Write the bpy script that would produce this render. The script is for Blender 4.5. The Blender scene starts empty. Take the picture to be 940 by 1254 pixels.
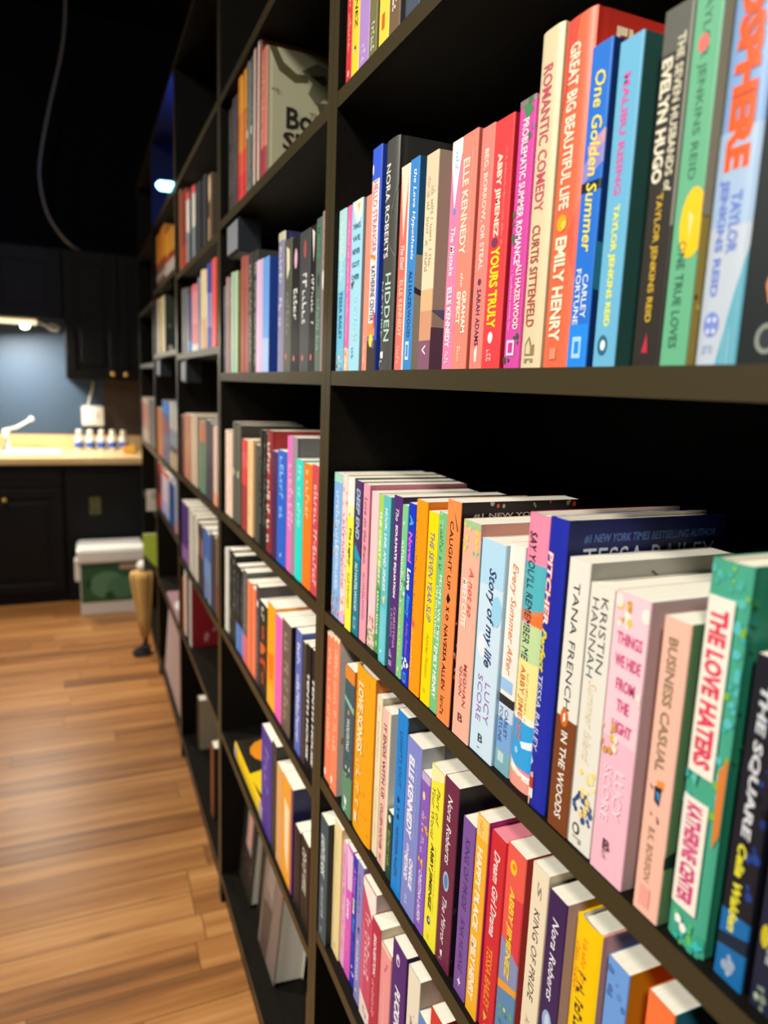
import bpy, bmesh, math, random
from mathutils import Vector, Matrix
S = bpy.context.scene
COL = S.collection
R = random.Random(7)

# ---------------------------------------------------------------- camera
cam_d = bpy.data.cameras.new('camera'); cam = bpy.data.objects.new('camera', cam_d); COL.objects.link(cam)
_r, _u, _f = (0.91999, -0.38999, 0.03904), (0.03258, 0.17537, 0.98396), (0.39058, 0.90397, -0.17405)
cam.matrix_world = Matrix(((_r[0], _u[0], -_f[0], -.32), (_r[1], _u[1], -_f[1], 0), (_r[2], _u[2], -_f[2], 1.4495), (0, 0, 0, 1)))
cam_d.sensor_fit = 'HORIZONTAL'; cam_d.sensor_width = 36; cam_d.lens = 864.65 / 940 * 36
cam_d.clip_start = .02; cam_d.clip_end = 30
cam_d.dof.use_dof = True; cam_d.dof.focus_distance = .70; cam_d.dof.aperture_fstop = 5.6
S.camera = cam
# ---------------------------------------------------------------- world and exposure
w = bpy.data.worlds.new('night'); S.world = w; w.use_nodes = True
w.node_tree.nodes['Background'].inputs[0].default_value = (.5, .55, .8, 1)
w.node_tree.nodes['Background'].inputs[1].default_value = .006
S.view_settings.view_transform = 'Standard'; S.view_settings.look = 'None'
S.view_settings.exposure = 0; S.view_settings.gamma = 1; S.view_settings.use_curve_mapping = False

def light(name, kind, loc, target, energy, color, size=.3, spot=None, blend=.5):
    d = bpy.data.lights.new(name, kind); d.energy = energy; d.color = color
    if kind == 'AREA': d.shape = 'DISK'; d.size = size
    else: d.shadow_soft_size = size
    if kind == 'SPOT': d.spot_size = math.radians(spot); d.spot_blend = blend
    o = bpy.data.objects.new(name, d); COL.objects.link(o); o.location = loc
    o.rotation_euler = (Vector(target) - Vector(loc)).to_track_quat('-Z', 'Y').to_euler()
    return o
WARM = (1, .90, .77)
KEY = (1, .965, .88)
light('ceiling_lamp_or_fill', 'SPOT', (-2.4, 1.0, 3.0), (0, .62, .82), 400, KEY, .16, 66, 1)
light('ceiling_lamp_or_fill', 'SPOT', (-1.9, 2.9, 3.2), (0, 2.35, .5), 370, WARM, .16, 66, .8)
light('ceiling_lamp_or_fill', 'AREA', (-1.1, -1.0, 3.0), (0.1, .5, .9), 40, KEY, .35)
light('ceiling_lamp_or_fill', 'AREA', (-2.2, 1.0, 3.3), (-1.0, 2.6, 0), 8, WARM, .4)
light('ceiling_lamp_or_fill', 'SPOT', (-1.3, 3.6, 3.3), (-.35, 4.35, 0), 260, WARM, .15, 50, .8)  # fill spot added to brighten the far floor and box, source unseen

# ---------------------------------------------------------------- materials
def lin(h):
    h = h.lstrip('#'); c = [int(h[i:i+2], 16) / 255 for i in (0, 2, 4)]
    return tuple(x / 12.92 if x <= .04045 else ((x + .055) / 1.055) ** 2.4 for x in c) + (1,)
MATS = {}
def mat(h, rough=.45, metal=0, emit=0, name=None, spec=None):
    k = (h, rough, metal, emit)
    if k in MATS: return MATS[k]
    m = bpy.data.materials.new(name or 'print_' + h.lstrip('#')); m.use_nodes = True
    b = m.node_tree.nodes['Principled BSDF']
    b.inputs['Base Color'].default_value = lin(h); b.inputs['Roughness'].default_value = rough
    b.inputs['Metallic'].default_value = metal
    if emit:
        b.inputs['Emission Color'].default_value = lin(h); b.inputs['Emission Strength'].default_value = emit
    if spec is not None: b.inputs['Specular IOR Level'].default_value = spec
    MATS[k] = m; return m
def nodes(m):
    nt = m.node_tree; return nt, nt.nodes, nt.links, nt.nodes['Principled BSDF']
def page_mat():
    m = mat('#e9e0cb', .8, name='book_pages'); nt, N, L, b = nodes(m)
    tc = N.new('ShaderNodeTexCoord'); mp = N.new('ShaderNodeMapping'); mp.inputs['Scale'].default_value = (3, 1800, 3)
    nz = N.new('ShaderNodeTexNoise'); nz.inputs['Scale'].default_value = 1; nz.inputs['Detail'].default_value = 1
    r = N.new('ShaderNodeValToRGB'); r.color_ramp.elements[0].position = .3; r.color_ramp.elements[0].color = lin('#ece4cf')
    r.color_ramp.elements[1].position = .6; r.color_ramp.elements[1].color = lin('#f6f0e0')
    L.new(tc.outputs['Object'], mp.inputs[0]); L.new(mp.outputs[0], nz.inputs[0]); L.new(nz.outputs[0], r.inputs[0]); L.new(r.outputs[0], b.inputs['Base Color'])
    return m
PAGES = page_mat()
def wood_black():
    m = mat('#110e0a', .6, spec=.12, name='black_brown_veneer'); nt, N, L, b = nodes(m)
    tc = N.new('ShaderNodeTexCoord'); mp = N.new('ShaderNodeMapping'); mp.inputs['Scale'].default_value = (60, 6, 60)
    nz = N.new('ShaderNodeTexNoise'); nz.inputs['Scale'].default_value = 2; nz.inputs['Detail'].default_value = 5
    r = N.new('ShaderNodeValToRGB'); r.color_ramp.elements[0].position = .35; r.color_ramp.elements[0].color = lin('#0f0c08')
    r.color_ramp.elements[1].position = .7; r.color_ramp.elements[1].color = lin('#17130c')
    L.new(tc.outputs['Object'], mp.inputs[0]); L.new(mp.outputs[0], nz.inputs[0]); L.new(nz.outputs[0], r.inputs[0]); L.new(r.outputs[0], b.inputs['Base Color'])
    return m
CASE = wood_black()
EDGE = mat('#3e3520', .42, spec=.35, name='lit_edge_veneer')  # paler than the veneer: light on the front edges put into the colour
BACK = mat('#09090a', .7, spec=.15, name='black_back_board')
WALL = mat('#0b0c11', .85, spec=.15, name='black_wall_paint')
def floor_mat():
    m = mat('#b98a55', .38, name='oak_planks'); nt, N, L, b = nodes(m)
    tc = N.new('ShaderNodeTexCoord')
    RH = .098
    sx = N.new('ShaderNodeSeparateXYZ'); L.new(tc.outputs['Object'], sx.inputs[0])
    dv = N.new('ShaderNodeMath'); dv.operation = 'DIVIDE'; dv.inputs[1].default_value = RH; L.new(sx.outputs[1], dv.inputs[0])
    fl = N.new('ShaderNodeMath'); fl.operation = 'FLOOR'; L.new(dv.outputs[0], fl.inputs[0])
    wn = N.new('ShaderNodeTexWhiteNoise'); wn.noise_dimensions = '1D'; L.new(fl.outputs[0], wn.inputs['W'])
    ma = N.new('ShaderNodeMath'); ma.operation = 'MULTIPLY_ADD'; ma.inputs[1].default_value = 3.1; L.new(wn.outputs['Value'], ma.inputs[0]); L.new(sx.outputs[0], ma.inputs[2])
    cx = N.new('ShaderNodeCombineXYZ'); L.new(ma.outputs[0], cx.inputs[0]); L.new(sx.outputs[1], cx.inputs[1])
    br = N.new('ShaderNodeTexBrick'); br.offset = 0; br.squash = 1
    br.inputs['Scale'].default_value = 1; br.inputs['Brick Width'].default_value = 1.25; br.inputs['Row Height'].default_value = RH
    br.inputs['Mortar Size'].default_value = .0014; br.inputs['Mortar Smooth'].default_value = .4; br.inputs['Bias'].default_value = 0
    br.inputs['Color1'].default_value = (0, 0, 0, 1); br.inputs['Color2'].default_value = (1, 1, 1, 1); br.inputs['Mortar'].default_value = (.5, .5, .5, 1)
    L.new(cx.outputs[0], br.inputs['Vector'])
    mp = N.new('ShaderNodeMapping'); mp.inputs['Scale'].default_value = (1.5, 30, 1); L.new(tc.outputs['Object'], mp.inputs[0])
    # shift the grain from plank to plank
    ad = N.new('ShaderNodeVectorMath'); ad.operation = 'ADD'
    sc = N.new('ShaderNodeVectorMath'); sc.operation = 'SCALE'; sc.inputs['Scale'].default_value = 37
    L.new(br.outputs['Color'], sc.inputs[0]); L.new(mp.outputs[0], ad.inputs[0]); L.new(sc.outputs[0], ad.inputs[1])
    nz = N.new('ShaderNodeTexNoise'); nz.inputs['Scale'].default_value = 1; nz.inputs['Detail'].default_value = 6; nz.inputs['Roughness'].default_value = .6
    L.new(ad.outputs[0], nz.inputs[0])
    mx = N.new('ShaderNodeMath'); mx.operation = 'MULTIPLY_ADD'; mx.inputs[1].default_value = .28; L.new(br.outputs['Color'], mx.inputs[0])
    m2 = N.new('ShaderNodeMath'); m2.operation = 'MULTIPLY'; m2.inputs[1].default_value = .78; L.new(nz.outputs[0], m2.inputs[0]); L.new(m2.outputs[0], mx.inputs[2])
    r = N.new('ShaderNodeValToRGB'); e = r.color_ramp.elements
    e[0].position = .28; e[0].color = lin('#69421f'); e[1].position = .8; e[1].color = lin('#c6935a')
    x = e.new(.45); x.color = lin('#936032'); x = e.new(.6); x.color = lin('#aa7540')
    L.new(mx.outputs[0], r.inputs[0])
    # knots
    vo = N.new('ShaderNodeTexVoronoi'); vo.inputs['Scale'].default_value = 1; mk = N.new('ShaderNodeMapping'); mk.inputs['Scale'].default_value = (2.2, 7, 1)
    L.new(tc.outputs['Object'], mk.inputs[0]); L.new(mk.outputs[0], vo.inputs[0])
    kr = N.new('ShaderNodeValToRGB'); kr.color_ramp.elements[0].position = .02; kr.color_ramp.elements[0].color = (.25, .2, .16, 1)
    kr.color_ramp.elements[1].position = .10; kr.color_ramp.elements[1].color = (1, 1, 1, 1); L.new(vo.outputs['Distance'], kr.inputs[0])
    mu = N.new('ShaderNodeMix'); mu.data_type = 'RGBA'; mu.blend_type = 'MULTIPLY'; mu.inputs[0].default_value = .6
    L.new(r.outputs[0], mu.inputs[6]); L.new(kr.outputs[0], mu.inputs[7])
    mo = N.new('ShaderNodeMix'); mo.data_type = 'RGBA'; L.new(br.outputs['Fac'], mo.inputs[0]); L.new(mu.outputs[2], mo.inputs[6]); mo.inputs[7].default_value = lin('#4a3018')
    L.new(mo.outputs[2], b.inputs['Base Color'])
    return m
def counter_mat():
    m = mat('#d9bd8c', .35, name='pale_wood_laminate'); nt, N, L, b = nodes(m)
    tc = N.new('ShaderNodeTexCoord'); mp = N.new('ShaderNodeMapping'); mp.inputs['Scale'].default_value = (2, 30, 30)
    nz = N.new('ShaderNodeTexNoise'); nz.inputs['Scale'].default_value = 1.5
    r = N.new('ShaderNodeValToRGB'); r.color_ramp.elements[0].color = lin('#c9a76f'); r.color_ramp.elements[1].color = lin('#e5cc9e')
    L.new(tc.outputs['Object'], mp.inputs[0]); L.new(mp.outputs[0], nz.inputs[0]); L.new(nz.outputs[0], r.inputs[0]); L.new(r.outputs[0], b.inputs['Base Color'])
    return m

# ---------------------------------------------------------------- mesh helper
class MB:
    def __init__(s): s.v = []; s.f = []; s.mi = []; s.sm = []; s.mats = []
    def slot(s, m):
        if m not in s.mats: s.mats.append(m)
        return s.mats.index(m)
    def add(s, vs, fs, m, smooth=False):
        o = len(s.v); k = s.slot(m); s.v += [tuple(p) for p in vs]
        for f in fs: s.f.append(tuple(o + i for i in f)); s.mi.append(k); s.sm.append(smooth)
    def box(s, a, b, m):
        (x0, y0, z0), (x1, y1, z1) = a, b
        s.add([(x0,y0,z0),(x1,y0,z0),(x1,y1,z0),(x0,y1,z0),(x0,y0,z1),(x1,y0,z1),(x1,y1,z1),(x0,y1,z1)],
              [(0,3,2,1),(4,5,6,7),(0,1,5,4),(1,2,6,5),(2,3,7,6),(3,0,4,7)], m)
    def cbox(s, a, b, m, me):                      # box whose room side (-x) takes the paler lit-edge colour
        s.box(a, b, m); s.mi[-1] = s.slot(me)
    def bbox(s, a, b, m, r=.003, seg=2):
        bm = bmesh.new(); bmesh.ops.create_cube(bm, size=1)
        for v in bm.verts: v.co = Vector([a[i] + (v.co[i] + .5) * (b[i] - a[i]) for i in range(3)])
        bmesh.ops.bevel(bm, geom=bm.edges[:], offset=r, segments=seg, affect='EDGES')
        s.bm(bm, m)
    def bm(s, bm, m, smooth=False):
        bm.verts.index_update()
        s.add([v.co[:] for v in bm.verts], [[v.index for v in f.verts] for f in bm.faces], m, smooth); bm.free()
    def lathe(s, prof, c, m, n=20, smooth=True):   # prof: (radius, z)
        vs = []; fs = []
        for r, z in prof:
            for i in range(n):
                a = 2 * math.pi * i / n; vs.append((c[0] + r * math.cos(a), c[1] + r * math.sin(a), c[2] + z))
        for j in range(len(prof) - 1):
            for i in range(n): fs.append((j*n+i, j*n+(i+1) % n, (j+1)*n+(i+1) % n, (j+1)*n+i))
        fs.append(tuple(range(n))[::-1]); fs.append(tuple((len(prof)-1)*n + i for i in range(n)))
        s.add(vs, fs, m, smooth)
    def tube(s, pts, r, m, n=8):
        P = [Vector(p) for p in pts]; vs = []; fs = []; up = Vector((.13, .31, .94))
        for i, p in enumerate(P):
            t = (P[min(i+1, len(P)-1)] - P[max(i-1, 0)]).normalized()
            a = t.cross(up); a = a.normalized() if a.length > 1e-4 else t.orthogonal().normalized(); b = t.cross(a)
            rr = r[i] if isinstance(r, (list, tuple)) else r
            for k in range(n):
                q = 2 * math.pi * k / n; vs.append(p + a * (rr * math.cos(q)) + b * (rr * math.sin(q)))
        for j in range(len(P) - 1):
            for k in range(n): fs.append((j*n+k, j*n+(k+1) % n, (j+1)*n+(k+1) % n, (j+1)*n+k))
        fs.append(tuple(range(n))[::-1]); fs.append(tuple((len(P)-1)*n + k for k in range(n)))
        s.add(vs, fs, m, True)
    def prism(s, poly, h0, h1, m, axis='x'):       # poly in the plane normal to axis
        def P(a, b, h): return (h, a, b) if axis == 'x' else ((a, h, b) if axis == 'y' else (a, b, h))
        n = len(poly); vs = [P(a, b, h0) for a, b in poly] + [P(a, b, h1) for a, b in poly]
        s.add(vs, [tuple(range(n))[::-1], tuple(range(n, 2*n))] + [(i, (i+1) % n, n+(i+1) % n, n+i) for i in range(n)], m)
    def build(s, name, parent=None, loc=None):
        me = bpy.data.meshes.new(name); me.from_pydata(s.v, [], s.f)
        for m in s.mats: me.materials.append(m)
        me.polygons.foreach_set('material_index', s.mi); me.polygons.foreach_set('use_smooth', s.sm); me.update()
        o = bpy.data.objects.new(name, me); COL.objects.link(o)
        if parent: o.parent = parent
        if loc: o.location = loc
        return o
LABELS = set()
def tag(o, label, cat, group=None):
    n = len(label.split()); assert 4 <= n <= 16, (n, label)
    assert label not in LABELS, label
    LABELS.add(label)
    o['label'] = label; o['category'] = cat
    if group: o['group'] = group
    return o
def thing(name, label, cat, loc, group=None):
    o = bpy.data.objects.new(name, None); COL.objects.link(o); o.location = loc; o.empty_display_size = .05
    return tag(o, label, cat, group)
def struct(o): o['kind'] = 'structure'; return o

# ---------------------------------------------------------------- the room
def slab(name, a, b, m):
    q = MB(); q.box(a, b, m); return struct(q.build(name))
XL, XR, YB, YF, ZC = -3.6, .36, -2.6, 5.44, 3.75
slab('floor', (XL, YB, -.05), (XR, YF, 0), floor_mat())
slab('ceiling', (XL, YB, ZC), (XR, YF, ZC + .05), WALL)
slab('wall_right', (XR, YB, 0), (XR + .05, YF, ZC), WALL)
slab('wall_left', (XL - .05, YB, 0), (XL, YF, ZC), WALL)
slab('wall_back', (XL, YB - .05, 0), (XR, YB, ZC), WALL)
KW = mat('#344a62', .6, name='blue_grey_wall_paint')
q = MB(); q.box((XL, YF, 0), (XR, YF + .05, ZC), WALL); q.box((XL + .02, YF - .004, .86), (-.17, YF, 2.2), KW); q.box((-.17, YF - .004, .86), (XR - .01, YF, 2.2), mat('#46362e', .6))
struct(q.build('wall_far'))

# ---------------------------------------------------------------- bookcases
PT = .0195
Y0, PITCH = .1255, .841
SHELVES = [(1.824, 1.4687, 1.1227, .858, .590), (2.096, 1.822, 1.4687, 1.1227, .815, .52), (2.10, 1.805, 1.535, 1.115, .805, .525),
           (2.107, 1.835, 1.555, 1.10, .855, .50), (2.10, 1.80, 1.52, 1.10, .80, .50)]
CASE_TOP, CASE_D = 2.48, .295
ORD = ['nearest', 'second', 'third', 'fourth', 'farthest']
WHAT = ['packed with bright spines, closest to the camera', 'with the pale dragon book on its top shelf',
        'with the red book at eye level', 'with the glowing light near its top', 'beside the kitchen counter at the end']
for i in range(5):
    y0 = Y0 + i * PITCH + .0004; y1 = Y0 + (i + 1) * PITCH - .0004
    c = thing('bookcase', ORD[i] + ' black bookcase, ' + WHAT[i], 'bookcase', (0, (y0 + y1) / 2, 0), 'black bookcases along the wall')
    def part(name, a, b, m=CASE, r=.0012):
        q = MB(); q.cbox((a[0], a[1] - (y0 + y1) / 2, a[2]), (b[0], b[1] - (y0 + y1) / 2, b[2]), m, EDGE if m is CASE and name != 'plinth' else m); return q.build(name, c)
    part('side_panel', (0, y0, 0), (CASE_D, y0 + PT, CASE_TOP)); part('side_panel', (0, y1 - PT, 0), (CASE_D, y1, CASE_TOP))
    part('back_panel', (CASE_D - .006, y0 + PT, .09), (CASE_D, y1 - PT, CASE_TOP - PT), BACK, .0005)
    part('top_panel', (0, y0 + PT, CASE_TOP - PT), (CASE_D, y1 - PT, CASE_TOP))
    part('bottom_panel', (0, y0 + PT, .09 - PT), (CASE_D, y1 - PT, .09)); part('plinth', (.012, y0 + PT, 0), (.028, y1 - PT, .09 - PT))
    for z in SHELVES[i]: part('shelf', (.0005, y0 + PT, z - PT), (CASE_D - .006, y1 - PT, z))

# ---------------------------------------------------------------- books
# items on a spine: u runs left to right across it, v from its head to its foot
#  ('t', text, u0,u1,v0,v1, colour[, slant[, weight]])  lettering that reads downwards
#  ('h', ...) lettering across   ('r', u0,u1,v0,v1, colour) band   ('e', u,v,ru,rv, colour) oval in mm
#  ('p', [(u,v)..], colour) patch   ('s', u0,u1,v0,v1, colour) line of tiny illegible print   ('b', u0,u1,v0,v1, [colours], n) blobs
# the same letters with F in front lie on the front cover (u from the spine to the fore edge)
TEXTS = {}
def collect(items):
    for it in items:
        k = it[0].lstrip('F')
        if k in ('t', 'h'):
            sh = it[7] if len(it) > 7 else 0; wt = it[8] if len(it) > 8 else .012
            TEXTS.setdefault((it[1], sh, wt), None)
def make_texts():
    obs = []
    for (s, sh, wt) in TEXTS:
        cu = bpy.data.curves.new('lettering', 'FONT'); cu.body = s; cu.shear = sh; cu.offset = wt; cu.resolution_u = 2
        o = bpy.data.objects.new('lettering', cu); COL.objects.link(o); obs.append(((s, sh, wt), o, cu))
    dg = bpy.context.evaluated_depsgraph_get(); dg.update()
    for k, o, cu in obs:
        me = bpy.data.meshes.new_from_object(o.evaluated_get(dg))
        bm = bmesh.new(); bm.from_mesh(me); lo = min(v.co.y for v in bm.verts); hi = max(v.co.y for v in bm.verts)
        for j in range(1, 7):
            bmesh.ops.bisect_plane(bm, geom=bm.verts[:] + bm.edges[:] + bm.faces[:], plane_co=(0, lo + (hi - lo) * j / 7, 0), plane_no=(0, 1, 0), dist=1e-6)
        bm.to_mesh(me); bm.free()
        xs = [v.co.x for v in me.vertices]; ys = [v.co.y for v in me.vertices]
        a0, a1, b0, b1 = min(xs), max(xs), min(ys), max(ys)
        TEXTS[k] = ([((v.co.x - a0) / (a1 - a0), (v.co.y - b0) / (b1 - b0)) for v in me.vertices], [tuple(p.vertices) for p in me.polygons])
        bpy.data.objects.remove(o); bpy.data.meshes.remove(me); bpy.data.curves.remove(cu)

def book_mesh(hard, t, h, w, spine, front, items, sprayed=None, rnd=None):
    """cover and pages in local space: x from the spine (0) to the fore edge (w), y across, z up"""
    rnd = rnd or R
    c = .0024 if hard else .0006; r = min(.0012, t * .2); bl = min(.0026, t * .085)
    def sx(y):
        a = abs(y)
        if hard: return bl * (min(1, 2 * a / t)) ** 4
        k = a - (t / 2 - r)
        return 0 if k <= 0 else r - math.sqrt(max(0, r * r - k * k))
    if hard: ys = [t / 2 * math.cos(math.pi * k / 18) for k in range(19)]
    else: ys = [t / 2 - r + r * math.cos(q) for q in (0, .6, 1.1, 1.57)] + [-(t / 2 - r + r * math.cos(q)) for q in (1.57, 1.1, .6, 0)]
    sp = [(sx(y), y) for y in ys]
    outer = [(w, t / 2)] + ([(.012, t / 2), (.0075, t / 2 - .0006)] if hard and t > .012 else []) + sp + ([(.0075, -t / 2 + .0006), (.012, -t / 2)] if hard and t > .012 else []) + [(w, -t / 2)]
    k = (t - 2 * c) / t
    inner = [(min(x + c, w), y * k) for x, y in outer]
    n = len(outer); q = MB(); ms, mf, mw = mat(spine), mat(front or spine), mat('#e6dfd0', .7)
    V = [(x, y, 0) for x, y in outer] + [(x, y, h) for x, y in outer] + [(x, y, 0) for x, y in inner] + [(x, y, h) for x, y in inner]
    q.v = V
    def F(f, m, sm=False): q.f.append(f); q.mi.append(q.slot(m)); q.sm.append(sm)
    q.slot(ms)
    for i in range(n - 1):
        near = outer[i][0] >= 0 and outer[i + 1][1] <= -t / 2 + .0007 and outer[i+1][0] > .006
        F((i, i + 1, n + i + 1, n + i), mf if (near or i == n - 2) else ms)
        F((2*n + i + 1, 2*n + i, 3*n + i, 3*n + i + 1), mw)
        F((n + i, n + i + 1, 3*n + i + 1, 3*n + i), mf if near else ms); F((i + 1, i, 2*n + i, 2*n + i + 1), ms)
    F((0, n, 3*n, 2*n), ms); F((n - 1, 2*n - 1 + 0, 0, 0)[:0] or (n - 1, 3*n - 1, 4*n - 1, 2*n - 1), mf)
    lift = [.00018]
    def M(u, v, front):
        e = lift[0]; u = min(1, max(0, u)); v = min(1, max(0, v))
        if front: return (u * w, -t / 2 - e, h * (1 - v))
        y = t / 2 - u * t; return (sx(y) - e - (.00025 if hard else 0), y, h * (1 - v))
    def quad(u0, u1, v0, v1, col, fr):
        us = [u0 + (u1 - u0) * i / 10 for i in range(11)] if not fr else [u0, u1]
        if not fr and not hard: us = sorted(set([u0, u1] + [x for x in (r/t*.3, r/t, 1 - r/t, 1 - r/t*.3) if u0 < x < u1]))
        vs = []; fs = []
        for u in us: vs += [M(u, v0, fr), M(u, v1, fr)]
        for i in range(len(us) - 1): fs.append((2*i, 2*i+1, 2*i+3, 2*i+2))
        q.add(vs, fs, mat(col))
    def oval(u, v, ru, rv, col, fr, n_=14):
        d = w if fr else t
        patch([(u + ru / 1000 / d * math.cos(a), v + rv / 1000 / h * math.sin(a)) for a in [2 * math.pi * j / n_ for j in range(n_)]], col, fr)
    cuts = [.06, .14, .25, .5, .75, .86, .94] if hard else [r / t * .3, r / t, 1 - r / t, 1 - r / t * .3]
    def patch(uv, col, fr):                       # flat shape in (u, v), wrapped over the spine
        if fr: q.add([M(u, v, fr) for u, v in uv], [tuple(range(len(uv)))], mat(col)); return
        bm = bmesh.new(); bm.faces.new([bm.verts.new((min(1, max(0, u)), v, 0)) for u, v in uv])
        for c_ in cuts: bmesh.ops.bisect_plane(bm, geom=bm.verts[:] + bm.edges[:] + bm.faces[:], plane_co=(c_, 0, 0), plane_no=(1, 0, 0), dist=1e-6)
        bm.verts.index_update(); q.add([M(v.co.x, v.co.y, fr) for v in bm.verts], [[v.index for v in f.verts] for f in bm.faces], mat(col)); bm.free()
    for it in items:
        kd = it[0]; fr = kd[0] == 'F'; kd = kd.lstrip('F')
        if kd == 'r': quad(*it[1:6], fr)
        elif kd == 'e': oval(*it[1:6], fr)
        elif kd == 'p': patch(it[1], it[2], fr)
        elif kd in ('t', 'h'):
            _, s_, u0, u1, v0, v1, col = it[:7]; sh = it[7] if len(it) > 7 else 0; wt = it[8] if len(it) > 8 else .012
            P, Fs = TEXTS[(s_, sh, wt)]
            if kd == 't': vs = [M(u0 + b * (u1 - u0), v0 + a * (v1 - v0), fr) for a, b in P]
            else: vs = [M(u0 + a * (u1 - u0), v1 - b * (v1 - v0), fr) for a, b in P]
            q.add(vs, Fs, mat(col))
        elif kd == 's':
            _, u0, u1, v0, v1, col = it; v = v0; L = (u1 - u0) * (w if fr else t) / h * .55
            L = max(L, .008)
            while v < v1:
                l = L * rnd.uniform(.5, 1.0)
                if rnd.random() > .16:
                    a, b_ = (u0, u1) if rnd.random() < .45 else (u0, u0 + (u1 - u0) * .68)
                    k_ = rnd.random(); th = l * .30
                    q.add([M(a, v, fr), M(b_, v, fr), M(b_, v + th, fr), M(a, v + th, fr)], [(0, 1, 2, 3)], mat(col))
                    if k_ < .7: q.add([M(a, v + th, fr), M(a + (b_ - a) * .3, v + th, fr), M(a + (b_ - a) * .3, v + l, fr), M(a, v + l, fr)], [(0, 1, 2, 3)], mat(col))
                    if k_ > .35: q.add([M(b_ - (b_ - a) * .3, v + th, fr), M(b_, v + th, fr), M(b_, v + l * .9, fr), M(b_ - (b_ - a) * .3, v + l * .9, fr)], [(0, 1, 2, 3)], mat(col))
                v += l + L * .22
        elif kd == 'b':
            _, u0, u1, v0, v1, cols, n_ = it[:7]; sz = it[7] if len(it) > 7 else 1
            for _k in range(n_):
                rr = rnd.uniform(1.2, 3.2) * sz
                oval(rnd.uniform(u0, u1), rnd.uniform(v0, v1), rr * .8, rr, rnd.choice(cols), fr, 9); lift[0] += .00001
        lift[0] += .00005
    p = MB(); pm = mat(sprayed, .7) if sprayed else PAGES
    if hard: a, b = (bl + c + .001, -t / 2 + c, .003), (w - .004, t / 2 - c, h - .0032)
    else: a, b = (c + .0012, -t / 2 + c, .0003), (w - .0006, t / 2 - c, h - .0005)
    p.box(a, b, pm)
    return q, p

def put_book(g, z0, hard, spine, front, items, label, group, w=None, sprayed=None, name=None, seed=0, bay=None):
    y0, y1, h, s = g
    if bay is None: bay = int(((y0 + y1) / 2 - Y0) / PITCH)
    lo = Y0 + bay * PITCH + PT + .0015; hi = Y0 + (bay + 1) * PITCH - PT - .0015
    y0, y1 = min(y0, hi), max(y1, lo)                               # keep it between the side panels
    up = [z for z in SHELVES[bay] + (CASE_TOP,) if z > z0 + .05]
    h = min(h, min(up) - PT - z0 - .003); t = y0 - y1
    w = w or (.158 if hard else .137)
    root = thing(name or ('hardcover_book' if hard else 'paperback'), label, 'book', (s, (y0 + y1) / 2, z0 + .0004), group)
    q, p = book_mesh(hard, t, h, w, spine, front, items, sprayed, random.Random(seed))
    q.build('cover', root); p.build('page_block', root)
    return root

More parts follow.
